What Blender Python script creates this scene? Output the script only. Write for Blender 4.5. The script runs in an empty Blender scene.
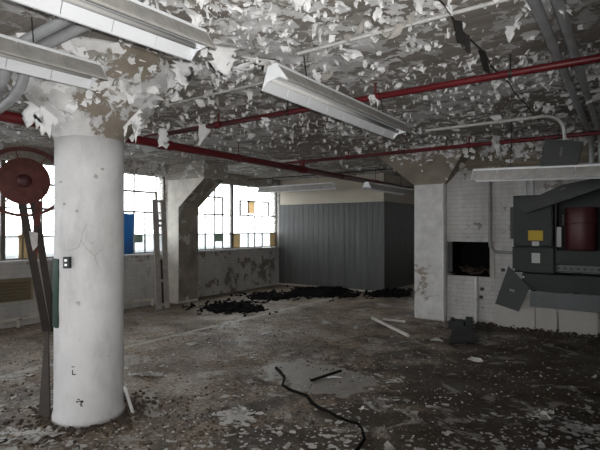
import bpy, math, random
from mathutils import Vector, Matrix, noise
PI = math.pi
scene = bpy.context.scene
COL = scene.collection
rng = random.Random(11)

# ------------------------------------------------------------------ camera
EYE = Vector((0, 0, 1.6)); YAW = math.radians(35); FPX = 470.0; HOR = 228.0
cam_d = bpy.data.cameras.new('camera'); cam = bpy.data.objects.new('camera', cam_d); COL.objects.link(cam)
cam.location = EYE; cam.rotation_euler = (PI/2 + math.atan(3/FPX), 0, YAW)
cam_d.sensor_width = 36; cam_d.lens = FPX/600*36; cam_d.clip_start = .05; cam_d.clip_end = 400
scene.camera = cam
F = Vector((-math.sin(YAW), math.cos(YAW), 0)); R = Vector((math.cos(YAW), math.sin(YAW), 0))
def ray(u, v): return F + R*((u-300)/FPX) + Vector((0, 0, (HOR-v)/FPX))
def at_d(u, v, d): return EYE + ray(u, v)*d
def at_z(u, v, z): r = ray(u, v); return EYE + r*((z-EYE.z)/r.z)
def at_x(u, v, x): r = ray(u, v); return EYE + r*(x/r.x)
def at_y(u, v, y): r = ray(u, v); return EYE + r*(y/r.y)
def flr(u, v): return at_z(u, v, 0)

# ------------------------------------------------------------------ node helpers
def new_mat(name):
    m = bpy.data.materials.new(name); m.use_nodes = True
    nt = m.node_tree; nt.nodes.clear()
    out = nt.nodes.new('ShaderNodeOutputMaterial'); b = nt.nodes.new('ShaderNodeBsdfPrincipled')
    nt.links.new(b.outputs[0], out.inputs[0])
    return m, nt, b, out
def N(nt, t, **kw):
    n = nt.nodes.new(t)
    for k, v in kw.items(): setattr(n, k, v)
    return n
def setin(n, **kw):
    for k, v in kw.items(): n.inputs[k.replace('_', ' ')].default_value = v
def pos(nt, scale=(1, 1, 1), obj=False, loc=(0, 0, 0)):
    if obj: src = N(nt, 'ShaderNodeTexCoord').outputs['Object']
    else: src = N(nt, 'ShaderNodeNewGeometry').outputs['Position']
    mp = N(nt, 'ShaderNodeMapping'); mp.inputs['Scale'].default_value = scale; mp.inputs['Location'].default_value = loc
    nt.links.new(src, mp.inputs[0]); return mp.outputs[0]
def nz(nt, vec, scale, detail=6, rough=.6, dist=0):
    n = N(nt, 'ShaderNodeTexNoise'); nt.links.new(vec, n.inputs['Vector'])
    setin(n, Scale=scale, Detail=detail, Roughness=rough, Distortion=dist); return n.outputs[0]
def ramp(nt, fac, stops, interp='LINEAR'):
    r = N(nt, 'ShaderNodeValToRGB'); r.color_ramp.interpolation = interp
    e = r.color_ramp.elements
    while len(e) < len(stops): e.new(.5)
    for i, (p, c) in enumerate(stops):
        e[i].position = p; e[i].color = (*c, 1) if len(c) == 3 else c
    nt.links.new(fac, r.inputs[0]); return r.outputs[0]
def g(v): return (v, v, v)
def mth(nt, op, a, b=None, c=None):
    n = N(nt, 'ShaderNodeMath', operation=op)
    for i, x in enumerate((a, b, c)):
        if x is None: continue
        if isinstance(x, (int, float)): n.inputs[i].default_value = x
        else: nt.links.new(x, n.inputs[i])
    return n.outputs[0]
def mix(nt, fac, a, b, blend='MIX'):
    n = N(nt, 'ShaderNodeMix', data_type='RGBA', blend_type=blend)
    for i, x in ((0, fac), (6, a), (7, b)):
        if isinstance(x, (int, float)): n.inputs[i].default_value = x
        elif isinstance(x, tuple): n.inputs[i].default_value = (*x, 1)
        else: nt.links.new(x, n.inputs[i])
    return n.outputs[2]
def bump(nt, b, h, strength=.5, dist=.02):
    n = N(nt, 'ShaderNodeBump'); setin(n, Strength=strength, Distance=dist)
    nt.links.new(h, n.inputs['Height']); nt.links.new(n.outputs[0], b.inputs['Normal'])
def simple(name, col, rough=.6, metal=0, var=.25, scale=6, bmp=.15, spec=.4, obj=True):
    m, nt, b, _ = new_mat(name)
    p = pos(nt, obj=obj); n = nz(nt, p, scale, 7, .65)
    c = ramp(nt, n, [(.25, tuple(x*(1-var) for x in col)), (.75, tuple(min(1, x*(1+var)) for x in col))])
    nt.links.new(c, b.inputs['Base Color']); setin(b, Roughness=rough, Metallic=metal)
    b.inputs['Specular IOR Level'].default_value = spec
    if bmp: bump(nt, b, nz(nt, p, scale*5, 5, .6), bmp, .004)
    return m

# ------------------------------------------------------------------ materials
def peel_material(name, conc_a, conc_b, paint, cover=.5, stretch=True, fine=3.2):
    m, nt, b, _ = new_mat(name)
    p = pos(nt)
    big = nz(nt, p, .7, 3, .5); med = nz(nt, p, fine, 10, .68, .3)
    v = mth(nt, 'ADD', mth(nt, 'MULTIPLY', big, .55), mth(nt, 'MULTIPLY', med, .8))
    mask = ramp(nt, v, [(cover+.145, g(0)), (cover+.165, g(1))])
    ps = pos(nt, (1.2, 9, 9)) if stretch else p
    stri = nz(nt, ps, 2.2, 8, .65)
    conc = ramp(nt, stri, [(.3, conc_a), (.72, conc_b)])
    stain = ramp(nt, nz(nt, p, 1.3, 6, .6), [(.35, g(.7)), (.65, g(1))])
    conc = mix(nt, 1, conc, stain, 'MULTIPLY')
    pt = ramp(nt, nz(nt, p, 5, 8, .7), [(.3, tuple(x*.68 for x in paint)), (.62, paint)])
    nt.links.new(mix(nt, mask, conc, pt), b.inputs['Base Color'])
    setin(b, Roughness=.85); b.inputs['Specular IOR Level'].default_value = .2
    h = mth(nt, 'ADD', mask, mth(nt, 'MULTIPLY', nz(nt, p, 22, 6, .6), .5))
    bump(nt, b, h, .6, .012)
    return m
M = {}
M['ceiling'] = peel_material('peeled_ceiling', (.26, .234, .205), (.46, .43, .395), (.68, .68, .68), .555, True, 5.5)
M['capital'] = peel_material('peeled_capital', (.24, .205, .165), (.40, .35, .29), (.66, .66, .66), .47, False, 2.6)
M['bare'] = peel_material('stained_backlit_concrete', (.17, .145, .118), (.34, .305, .26), (.50, .48, .45), .56, False, 4)
M['capital_brown'] = peel_material('brown_capital', (.24, .205, .165), (.36, .315, .265), (.58, .58, .575), .60, False, 3.0)
M['beam'] = peel_material('peeled_beam', (.14, .12, .09), (.29, .255, .2), (.5, .5, .49), .60, True, 3)

def paint_white(name, base=.72, dirty=.5, crack=True):
    m, nt, b, _ = new_mat(name)
    p = pos(nt)
    c = ramp(nt, nz(nt, p, 2.2, 8, .65), [(.3, g(base*.82)), (.65, (base, base, base*1.01))])
    spots = ramp(nt, nz(nt, p, 9, 7, .6), [(.26, g(dirty)), (.33, g(1))])
    c = mix(nt, 1, c, spots, 'MULTIPLY')
    sm = ramp(nt, nz(nt, pos(nt, (1, 1, .35)), 5, 8, .7), [(.3, g(.8)), (.5, g(1))])
    c = mix(nt, 1, c, sm, 'MULTIPLY')
    if crack:
        vo = N(nt, 'ShaderNodeTexVoronoi', feature='DISTANCE_TO_EDGE')
        vv = N(nt, 'ShaderNodeVectorMath', operation='ADD')
        nn = N(nt, 'ShaderNodeTexNoise'); nt.links.new(p, nn.inputs['Vector']); setin(nn, Scale=5, Detail=6)
        sc = N(nt, 'ShaderNodeVectorMath', operation='SCALE'); sc.inputs['Scale'].default_value = .35
        nt.links.new(nn.outputs['Color'], sc.inputs[0])
        nt.links.new(p, vv.inputs[0]); nt.links.new(sc.outputs[0], vv.inputs[1])
        nt.links.new(vv.outputs[0], vo.inputs['Vector']); setin(vo, Scale=2.3)
        ln = ramp(nt, vo.outputs['Distance'], [(.004, g(0)), (.011, g(1))])
        where = ramp(nt, nz(nt, p, 1.6, 2, .5), [(.45, g(1)), (.55, g(0))])
        ln = mix(nt, where, ln, g(1))
        c = mix(nt, 1, c, mix(nt, ln, g(.55), g(1)), 'MULTIPLY')
    nt.links.new(c, b.inputs['Base Color']); setin(b, Roughness=.6)
    b.inputs['Specular IOR Level'].default_value = .3
    bump(nt, b, nz(nt, p, 14, 6, .6), .25, .008)
    return m
M['column'] = paint_white('white_column_paint', .65, .5, False)
M['square_column'] = peel_material('part_bare_column', (.30, .26, .21), (.42, .375, .315), (.60, .595, .59), .435, False, 2.2)
M['pier'] = peel_material('dirty_pier_paint', (.25, .215, .17), (.40, .36, .30), (.56, .53, .48), .40, False, 3)
M['old_white'] = paint_white('aged_white_paint', .58, .5, False)

def brick(name, axis, light, dark, worn, cover):
    m, nt, b, _ = new_mat(name)
    geo = N(nt, 'ShaderNodeNewGeometry'); sx = N(nt, 'ShaderNodeSeparateXYZ'); nt.links.new(geo.outputs['Position'], sx.inputs[0])
    cx = N(nt, 'ShaderNodeCombineXYZ'); nt.links.new(sx.outputs[axis], cx.inputs[0]); nt.links.new(sx.outputs[2], cx.inputs[1])
    bt = N(nt, 'ShaderNodeTexBrick'); nt.links.new(cx.outputs[0], bt.inputs['Vector'])
    setin(bt, Scale=1.0, Mortar_Size=.006, Mortar_Smooth=.4, Brick_Width=.21, Row_Height=.072)
    bt.inputs['Color1'].default_value = (*light, 1); bt.inputs['Color2'].default_value = (*[x*.93 for x in light], 1); bt.inputs['Mortar'].default_value = (*dark, 1)
    p = geo.outputs['Position']
    fl = mth(nt, 'ADD', mth(nt, 'MULTIPLY', nz(nt, p, 1.1, 3, .5), .55), mth(nt, 'MULTIPLY', nz(nt, p, 5, 9, .7), .7))
    mask = ramp(nt, fl, [(cover, g(1)), (cover+.03, g(0))])
    c = mix(nt, mask, bt.outputs['Color'], worn)
    st = ramp(nt, nz(nt, pos(nt, (1, 1, .4)), 2.4, 7, .7), [(.3, g(.68)), (.6, g(1))])
    c = mix(nt, 1, c, st, 'MULTIPLY')
    nt.links.new(c, b.inputs['Base Color']); setin(b, Roughness=.75); b.inputs['Specular IOR Level'].default_value = .25
    bump(nt, b, mth(nt, 'ADD', mth(nt, 'MULTIPLY', bt.outputs['Fac'], -1), mth(nt, 'MULTIPLY', nz(nt, p, 20, 5, .6), .5)), .5, .008)
    return m
M['brick_side'] = brick('white_brick_side', 1, (.47, .46, .44), (.39, .38, .36), (.20, .17, .14), .545)
M['brick_far'] = brick('white_brick_far', 0, (.50, .49, .475), (.41, .40, .385), (.22, .20, .175), .51)

def floor_mat():
    m, nt, b, _ = new_mat('dirty_wet_concrete')
    p = pos(nt)
    base = ramp(nt, nz(nt, p, 1.1, 10, .68, .4), [(.36, (.072, .047, .031)), (.5, (.225, .168, .121)), (.66, (.40, .33, .262))])
    grit = ramp(nt, nz(nt, p, 26, 6, .7), [(.38, g(.35)), (.60, g(1.25))])
    c = mix(nt, 1, base, grit, 'MULTIPLY')
    sp1 = ramp(nt, nz(nt, p, 17, 9, .75), [(.56, g(0)), (.61, g(1))]); c = mix(nt, mth(nt, 'MULTIPLY', sp1, .6), c, (.40, .365, .32))
    sp2 = ramp(nt, nz(nt, pos(nt, (1, 1, 1), loc=(9, 2, 0)), 11, 9, .75), [(.41, g(1)), (.46, g(0))]); c = mix(nt, mth(nt, 'MULTIPLY', sp2, .75), c, (.038, .028, .020))
    rst = ramp(nt, nz(nt, pos(nt, (1, 1, 1), loc=(4, 1, 0)), 1.5, 9, .65), [(.57, g(0)), (.62, g(1))]); c = mix(nt, mth(nt, 'MULTIPLY', rst, .6), c, (.115, .066, .040))
    # dark dirt on the right, its gradient also painting in the dimmer light
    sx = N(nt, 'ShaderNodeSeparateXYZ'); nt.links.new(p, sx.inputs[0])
    dim_right = mth(nt, 'MULTIPLY_ADD', sx.outputs[0], .16, .47)
    dm = mth(nt, 'ADD', nz(nt, p, 2.3, 9, .7, .3), mth(nt, 'MULTIPLY', mth(nt, 'MINIMUM', mth(nt, 'MAXIMUM', dim_right, -.25), .26), .8))
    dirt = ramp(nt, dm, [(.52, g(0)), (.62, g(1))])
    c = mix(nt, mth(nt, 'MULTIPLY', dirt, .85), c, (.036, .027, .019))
    # pale film of paint dust in drifts
    fm = nz(nt, pos(nt, (1, 1, 1), loc=(3, 7, 0)), 1.9, 11, .72, .6)
    film = ramp(nt, fm, [(.565, g(0)), (.60, g(1))])
    c = mix(nt, mth(nt, 'MULTIPLY', film, .6), c, (.42, .40, .37))
    # smooth damp patch
    dx = mth(nt, 'MULTIPLY_ADD', sx.outputs[0], 1/.78, 2.78/.78); dy = mth(nt, 'MULTIPLY_ADD', sx.outputs[1], 1/.50, -4.25/.50)
    rr = mth(nt, 'ADD', mth(nt, 'MULTIPLY', dx, dx), mth(nt, 'MULTIPLY', dy, dy))
    rr = mth(nt, 'ADD', rr, mth(nt, 'MULTIPLY', nz(nt, p, 2.6, 9, .7), 5.0))
    wet = ramp(nt, mth(nt, 'MULTIPLY', rr, .16), [(.515, g(1)), (.545, g(0))])
    c = mix(nt, mth(nt, 'MULTIPLY', wet, .8), c, (.29, .27, .245))
    # old painted line along the bay
    ln = mth(nt, 'LESS_THAN', mth(nt, 'ABSOLUTE', mth(nt, 'ADD', sx.outputs[0], 5.55)), .045)
    lm = ramp(nt, nz(nt, p, 4, 8, .7), [(.36, g(0)), (.44, g(1))])
    c = mix(nt, mth(nt, 'MULTIPLY', mth(nt, 'MULTIPLY', ln, lm), .75), c, (.42, .385, .33))
    nt.links.new(c, b.inputs['Base Color'])
    rg = ramp(nt, nz(nt, p, 1.7, 6, .6), [(.35, g(.42)), (.65, g(.85))])
    rg = mix(nt, wet, rg, g(.35)); nt.links.new(rg, b.inputs['Roughness'])
    b.inputs['Specular IOR Level'].default_value = .35
    bump(nt, b, mth(nt, 'ADD', mth(nt, 'MULTIPLY', film, .3), nz(nt, p, 30, 8, .7)), .7, .012)
    return m
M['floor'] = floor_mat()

def clad_mat():
    m, nt, b, _ = new_mat('grey_cladding')
    p = pos(nt)
    n = nz(nt, pos(nt, (6, 6, .35)), 1.6, 8, .65)
    c = ramp(nt, n, [(.3, (.028, .030, .029)), (.72, (.068, .070, .068))])
    nt.links.new(c, b.inputs['Base Color']); setin(b, Roughness=.55)
    sx = N(nt, 'ShaderNodeSeparateXYZ'); nt.links.new(p, sx.inputs[0])
    w = mth(nt, 'SINE', mth(nt, 'MULTIPLY', mth(nt, 'ADD', sx.outputs[0], sx.outputs[1]), 2*PI/.16))
    bump(nt, b, ramp(nt, mth(nt, 'MULTIPLY_ADD', w, .5, .5), [(.15, g(0)), (.4, g(1))]), .35, .012)
    return m
M['clad'] = clad_mat()
M['cream'] = simple('cream_plaster', (.40, .365, .305), .8, var=.12, scale=2, obj=False)
M['red_pipe'] = simple('red_pipe_paint', (.125, .012, .016), .4, var=.3, scale=8, bmp=.1)
M['dark_red'] = simple('dark_red_paint', (.062, .014, .017), .45, var=.2, scale=5)
M['rust_red'] = simple('rusty_red_iron', (.115, .034, .028), .7, var=.5, scale=9, bmp=.4)
M['grey_metal'] = simple('grey_enamel', (.026, .030, .030), .5, var=.2, scale=3, spec=.2)
M['grey_light'] = simple('worn_grey_enamel', (.072, .080, .082), .38, var=.18, scale=3)
M['dark_metal'] = simple('dark_enamel', (.014, .018, .017), .5, var=.2, scale=3)
M['conduit'] = simple('dull_grey_conduit', (.43, .445, .46), .5, .2, var=.2, scale=7)
M['conduit_dark'] = simple('dirty_conduit', (.20, .20, .195), .6, var=.25, scale=7)
M['plate'] = simple('dull_grey_plate', (.042, .046, .047), .55, var=.2, scale=4, spec=.25)
M['trough'] = simple('blackened_enamel', (.007, .009, .009), .5, var=.4, scale=9)
M['conduit_white'] = simple('whitewashed_conduit', (.55, .55, .54), .7, var=.25, scale=9)
M['wire'] = simple('dark_wire', (.03, .028, .027), .6, var=.2)
M['lamp_white'] = simple('white_lamp_enamel', (.78, .80, .83), .35, var=.06, scale=4, bmp=.05)
M['lamp_dust'] = simple('dusty_lamp_enamel', (.40, .39, .37), .7, var=.28, scale=10, bmp=.3)
M['tube'] = simple('fluorescent_glass', (.62, .62, .60), .25, var=.05)
M['flake'] = simple('loose_paint', (.76, .765, .77), .75, var=.16, scale=5, bmp=.2, obj=False)
M['flake_back'] = simple('loose_paint_grey', (.36, .345, .32), .85, var=.35, scale=6, bmp=.2, obj=False)
M['scrap'] = simple('fallen_paint', (.50, .49, .47), .8, var=.3, scale=7, bmp=.2, obj=False)
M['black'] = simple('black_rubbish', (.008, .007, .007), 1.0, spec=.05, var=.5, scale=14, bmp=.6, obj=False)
M['rubble'] = simple('brown_rubble', (.06, .045, .034), .9, var=.5, scale=12, bmp=.6, obj=False)
M['wood_dark'] = simple('dark_wood', (.045, .036, .030), .7, var=.35, scale=8, bmp=.4)
M['wood_grey'] = simple('greyed_wood', (.33, .31, .29), .75, var=.3, scale=7, bmp=.3)
M['sash'] = simple('steel_sash', (.12, .105, .09), .6, var=.3)
M['blue'] = simple('blue_sheet', (.022, .10, .26), .6, var=.25, scale=7)
bm, bnt, bb, bo = new_mat('blue_plastic_sheet'); btl = N(bnt, 'ShaderNodeBsdfTranslucent'); btl.inputs[0].default_value = (.06, .20, .36, 1); bms = N(bnt, 'ShaderNodeMixShader'); bms.inputs[0].default_value = .5
bb.inputs['Base Color'].default_value = (.03, .12, .28, 1); setin(bb, Roughness=.5)
bnt.links.new(bb.outputs[0], bms.inputs[1]); bnt.links.new(btl.outputs[0], bms.inputs[2]); bnt.links.new(bms.outputs[0], bo.inputs[0]); M['blue'] = bm
M['green'] = simple('green_paint', (.009, .036, .025), .6, var=.3, scale=9)
M['yellow'] = simple('yellow_label', (.42, .29, .015), .6, var=.1)
M['paper'] = simple('white_label', (.42, .43, .42), .6, var=.1)
M['ochre'] = simple('ochre_metal', (.25, .205, .135), .6, var=.25)
M['board'] = simple('pale_board', (.42, .40, .37), .75, var=.18, scale=3)
M['ink'] = simple('black_ink', (.02, .02, .022), .7, var=.1)
M['outside'] = simple('outside_ground', (.066, .068, .069), .9, var=.25, scale=.25, obj=False, bmp=0)
M['metal_bright'] = simple('bright_metal', (.55, .56, .56), .3, .7, var=.1)

def glass_mat(name, tint, gloss, dust):
    m, nt, b, out = new_mat(name); nt.nodes.remove(b)
    tr = N(nt, 'ShaderNodeBsdfTransparent'); tr.inputs[0].default_value = (*tint, 1)
    gl = N(nt, 'ShaderNodeBsdfGlossy'); setin(gl, Roughness=.05)
    tl = N(nt, 'ShaderNodeBsdfTranslucent'); tl.inputs[0].default_value = (*[min(1, x*.9) for x in tint], 1)
    m1 = N(nt, 'ShaderNodeMixShader'); m1.inputs[0].default_value = gloss
    nt.links.new(tr.outputs[0], m1.inputs[1]); nt.links.new(gl.outputs[0], m1.inputs[2])
    m2 = N(nt, 'ShaderNodeMixShader')
    d = ramp(nt, nz(nt, pos(nt, (1, 1, .5)), 4, 6, .7), [(.3, g(dust*.5)), (.7, g(dust))]); nt.links.new(d, m2.inputs[0])
    nt.links.new(m1.outputs[0], m2.inputs[1]); nt.links.new(tl.outputs[0], m2.inputs[2])
    nt.links.new(m2.outputs[0], out.inputs[0]); return m
M['glass'] = glass_mat('window_glass', (.95, .97, .97), .05, .12)
M['glass_dusty'] = glass_mat('dusty_window_glass', (.52, .545, .55), .05, .5)
M['glass_amber'] = glass_mat('amber_window_glass', (.47, .385, .27), .05, .6)
M['glass_green'] = glass_mat('green_window_glass', (.26, .29, .25), .05, .6)

# ------------------------------------------------------------------ mesh builder
WLOC = {}
class MB:
    def __init__(s): s.v = []; s.f = []; s.mi = []
    def add(s, vs, fs, mi=0):
        b = len(s.v); s.v += [Vector(x) for x in vs]
        for f in fs: s.f.append(tuple(i+b for i in f)); s.mi.append(mi)
        return s
    def box(s, lo, hi, M4=None):
        x0, y0, z0 = lo; x1, y1, z1 = hi
        vs = [(x0,y0,z0),(x1,y0,z0),(x1,y1,z0),(x0,y1,z0),(x0,y0,z1),(x1,y0,z1),(x1,y1,z1),(x0,y1,z1)]
        if M4: vs = [M4 @ Vector(v) for v in vs]
        return s.add(vs, [(0,3,2,1),(4,5,6,7),(0,1,5,4),(1,2,6,5),(2,3,7,6),(3,0,4,7)])
    def cbox(s, lo, hi, c=.01):      # box with chamfered edges
        x0, y0, z0 = lo; x1, y1, z1 = hi; vs = []; fs = []
        idx = {}
        for ix, x in enumerate((x0, x1)):
            for iy, y in enumerate((y0, y1)):
                for iz, z in enumerate((z0, z1)):
                    sx, sy, sz = (1-2*ix)*c, (1-2*iy)*c, (1-2*iz)*c
                    for a, pt in (('x', (x, y+sy, z+sz)), ('y', (x+sx, y, z+sz)), ('z', (x+sx, y+sy, z))):
                        idx[(ix, iy, iz, a)] = len(vs); vs.append(pt)
        I = lambda *k: idx[k]
        for ix in (0, 1):
            q = [I(ix,0,0,'x'), I(ix,1,0,'x'), I(ix,1,1,'x'), I(ix,0,1,'x')]; fs.append(q if ix else q[::-1])
        for iy in (0, 1):
            q = [I(0,iy,0,'y'), I(1,iy,0,'y'), I(1,iy,1,'y'), I(0,iy,1,'y')]; fs.append(q if not iy else q[::-1])
        for iz in (0, 1):
            q = [I(0,0,iz,'z'), I(1,0,iz,'z'), I(1,1,iz,'z'), I(0,1,iz,'z')]; fs.append(q if iz else q[::-1])
        for a in (0, 1):
            for b in (0, 1):
                fs.append([I(a,b,0,'x'), I(a,b,1,'x'), I(a,b,1,'y'), I(a,b,0,'y')])
                fs.append([I(a,0,b,'x'), I(a,1,b,'x'), I(a,1,b,'z'), I(a,0,b,'z')])
                fs.append([I(0,a,b,'y'), I(1,a,b,'y'), I(1,a,b,'z'), I(0,a,b,'z')])
                for d in (0, 1): fs.append([I(a,b,d,'x'), I(a,b,d,'y'), I(a,b,d,'z')])
        return s.add(vs, [tuple(f) for f in fs])
    def tube(s, pts, r, n=10, cap=True):
        pts = [Vector(p) for p in pts]; L = len(pts)
        rr = r if isinstance(r, (list, tuple)) else [r]*L
        t0 = (pts[1]-pts[0]).normalized(); up = Vector((0,0,1)) if abs(t0.z) < .9 else Vector((1,0,0))
        nx = t0.cross(up).normalized(); vs = []
        for i, p in enumerate(pts):
            t = (pts[min(i+1, L-1)]-pts[max(i-1, 0)]).normalized()
            nx = (nx - t*nx.dot(t)).normalized(); ny = t.cross(nx)
            for k in range(n):
                a = 2*PI*k/n; vs.append(p + (nx*math.cos(a)+ny*math.sin(a))*rr[i])
        fs = []
        for i in range(L-1):
            for k in range(n): fs.append((i*n+k, i*n+(k+1) % n, (i+1)*n+(k+1) % n, (i+1)*n+k))
        if cap: fs += [tuple(range(n))[::-1], tuple((L-1)*n+k for k in range(n))]
        return s.add(vs, fs)
    def lathe(s, c, prof, n=48, M4=None, sq=1.0):
        vs = []; c = Vector(c)
        for r, z in prof:
            for k in range(n):
                a = 2*PI*k/n; v = Vector((r*math.cos(a), r*sq*math.sin(a), z)); vs.append((M4 @ v if M4 else v)+c)
        fs = []
        for i in range(len(prof)-1):
            for k in range(n): fs.append((i*n+k, i*n+(k+1) % n, (i+1)*n+(k+1) % n, (i+1)*n+k))
        fs += [tuple(range(n))[::-1], tuple((len(prof)-1)*n+k for k in range(n))]
        return s.add(vs, fs)
    def slab(s, quad, th, axis=None):           # thick sheet from a polygon outline
        q = [Vector(p) for p in quad]; nrm = Vector(axis) if axis else (q[1]-q[0]).cross(q[2]-q[1]).normalized()
        n = len(q); vs = [p for p in q]+[p+nrm*th for p in q]
        return s.add(vs, [tuple(range(n))[::-1], tuple(range(n, 2*n))]+[(i, (i+1) % n, (i+1) % n+n, i+n) for i in range(n)])
    def bar(s, a, b, w, h, up=(0,0,1)):
        a, b = Vector(a), Vector(b); t = (b-a).normalized(); u = Vector(up); x = t.cross(u).normalized()*(w/2); y = x.cross(t).normalized()*(h/2)
        vs = [a-x-y, a+x-y, a+x+y, a-x+y, b-x-y, b+x-y, b+x+y, b-x+y]
        return s.add(vs, [(0,3,2,1),(4,5,6,7),(0,1,5,4),(1,2,6,5),(2,3,7,6),(3,0,4,7)])
    def build(s, name, mat, parent=None, smooth=False, local=False, origin=None):
        me = bpy.data.meshes.new(name); o = bpy.data.objects.new(name, me); COL.objects.link(o)
        if parent is not None:
            off = Vector((0,0,0)) if local else WLOC[parent.name]
            o.parent = parent; WLOC[o.name] = off
        elif local: off = Vector((0,0,0)); WLOC[o.name] = off
        else:
            if origin is None:
                lo = [min(v[i] for v in s.v) for i in range(3)]; hi = [max(v[i] for v in s.v) for i in range(3)]
                origin = ((lo[0]+hi[0])/2, (lo[1]+hi[1])/2, lo[2])
            off = Vector(origin); o.location = off; WLOC[o.name] = off
        me.from_pydata([v-off for v in s.v], [], s.f)
        mats = mat if isinstance(mat, (list, tuple)) else [mat]
        for m in mats: me.materials.append(m)
        if len(mats) > 1: me.polygons.foreach_set('material_index', s.mi)
        if smooth:
            me.polygons.foreach_set('use_smooth', [True]*len(me.polygons))
            if smooth == 'auto': me.set_sharp_from_angle(angle=math.radians(35))
        me.validate(); me.update(); return o
def tag(o, label=None, cat=None, group=None, kind=None):
    for k, v in (('label', label), ('category', cat), ('group', group), ('kind', kind)):
        if v: o[k] = v
    return o
def empty(name, loc, label=None, cat=None, group=None, kind=None):
    o = bpy.data.objects.new(name, None); COL.objects.link(o); o.location = loc; o.empty_display_size = .1
    WLOC[o.name] = Vector(loc); return tag(o, label, cat, group, kind)
def children(o): return [c for c in list(COL.objects) if c.parent == o]
def copy_tree(o, parent=None):
    c = o.copy(); COL.objects.link(c)
    if parent is not None: c.parent = parent
    for ch in children(o): copy_tree(ch, c)
    return c

# ------------------------------------------------------------------ the shell
CZ = 2.95; XW = -8.15; YF = 8.1
SILL, HEAD = 1.04, 2.72; BY_ = 10.6
WIN = {0: (-3.3, 1.3), 1: (1.9, 6.66), 2: (7.22, 10.6)}
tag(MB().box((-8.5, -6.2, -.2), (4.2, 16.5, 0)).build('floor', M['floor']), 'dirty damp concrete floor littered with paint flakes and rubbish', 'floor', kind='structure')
tag(MB().box((-8.5, -6.2, CZ), (4.2, 16.5, CZ+.2)).build('ceiling', M['ceiling']), 'brown concrete ceiling with white paint peeling off it', 'ceiling', kind='structure')
b = MB(); b.box((XW-.3, -6, 0), (XW, 16.2, SILL)); b.box((XW-.3, -6, HEAD), (XW, 16.2, CZ))
ys = [-6, WIN[0][0], WIN[0][1], WIN[1][0], WIN[1][1], WIN[2][0], WIN[2][1], 16.2]
for i in range(0, 8, 2): b.box((XW-.3, ys[i], SILL), (XW, ys[i+1], HEAD))
tag(MB().box((XW-.1, -6, HEAD-.02), (XW+.04, BY_, CZ)).build('trim_3', M['ceiling']), 'peeling concrete strip above the window wall windows', 'lintel', kind='structure')
wl = tag(b.build('wall_left', M['brick_side']), 'white painted brick wall under and around the tall windows', 'wall', kind='structure')
s_ = MB()
for y0, y1 in WIN.values(): s_.box((XW-.05, y0, SILL), (XW+.05, y1, SILL+.03))
s_.build('sill', M['old_white'], wl)
# brick wall with the opening
o0 = at_y(445, 242, YF); o1 = at_y(491, 277, YF)
ox0, ox1, oz0, oz1 = -2.57, o1.x, 1.6-49*7.75/470, 1.6-14*7.75/470
b = MB(); b.box((-2.75, YF, 0), (ox0, YF+.06, CZ)); b.box((ox0, YF, 0), (ox1, YF+.06, oz0)); b.box((ox0, YF, oz1), (ox1, YF+.06, CZ)); b.box((ox1, YF, 0), (4, YF+.06, CZ))
tag(b.build('wall_far', M['brick_far']), 'white painted brick wall behind the electrical cabinets', 'wall', kind='structure')
tag(MB().box((-2.53, YF-.06, 2.56), (4, YF, CZ)).build('trim_1', M['beam']), 'bare concrete beam along the top of the brick wall', 'beam', kind='structure')
# recess behind the opening
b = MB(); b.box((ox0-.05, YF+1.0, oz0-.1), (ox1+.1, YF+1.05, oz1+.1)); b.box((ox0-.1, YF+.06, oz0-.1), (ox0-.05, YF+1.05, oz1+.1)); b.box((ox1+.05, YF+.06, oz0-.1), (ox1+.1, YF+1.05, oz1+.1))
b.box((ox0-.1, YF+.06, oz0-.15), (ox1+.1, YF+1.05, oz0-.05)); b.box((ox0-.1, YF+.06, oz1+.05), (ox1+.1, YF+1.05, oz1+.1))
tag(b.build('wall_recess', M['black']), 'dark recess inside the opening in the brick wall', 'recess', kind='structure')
tag(MB().box((ox1-.015, YF-.025, oz0-.01), (ox1+.055, YF+.2, oz1+.02)).build('trim_2', M['wood_grey']), 'grey jamb at the right of the dark opening', 'jamb', kind='structure')
b = MB(); rnd = random.Random(3)
for i in range(26):
    x = rnd.uniform(ox0+.06, ox1-.08); y = rnd.uniform(YF+.05, YF+.9); a = rnd.random()*PI
    b.bar((x, y, oz0+rnd.uniform(.015, .05)), (x+.12*math.cos(a), y+.12*math.sin(a), oz0+rnd.uniform(.02, .12)), .06, .02)
tag(b.build('rubble', M['rubble']), 'dusty broken bits lying in the dark wall opening', 'rubble', kind='stuff')
# unseen sides of the room
tag(MB().box((4, -6.2, 0), (4.2, 8.4, CZ)).build('wall_right', M['brick_side']), kind='structure')
b = MB(); b.box((-8.5, -6.2, 0), (4.2, -6, .9)); b.box((-8.5, -6.2, HEAD), (4.2, -6, CZ)); b.box((-8.5, -6.2, .9), (-7.6, -6, HEAD)); b.box((-.6, -6.2, .9), (4.2, -6, HEAD)); b.box((-4.3, -6.2, .9), (-3.9, -6, HEAD))  # openings added behind the camera to let in soft fill light
tag(b.build('wall_back', M['brick_far']), kind='structure')
tag(MB().box((-2.95, 8.16, 0), (-2.75, 16.2, CZ)).build('wall_passage', M['brick_side']), kind='structure')
b = MB(); wx0, wx1 = -7.6, -4.6
b.box((XW, 16.2, 0), (-2.6, 16.5, SILL)); b.box((XW, 16.2, HEAD), (-2.6, 16.5, CZ)); b.box((XW, 16.2, SILL), (wx0, 16.5, HEAD)); b.box((wx1, 16.2, SILL), (-2.6, 16.5, HEAD))
tag(b.build('wall_end', M['brick_far']), 'far end wall with a bright window beyond the grey room', 'wall', kind='structure')
tag(MB().box((-90, -60, -3.4), (60, 90, -3.2)).build('ground', M['outside']), 'pale grey yard outside the windows', 'ground', kind='structure')

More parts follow.
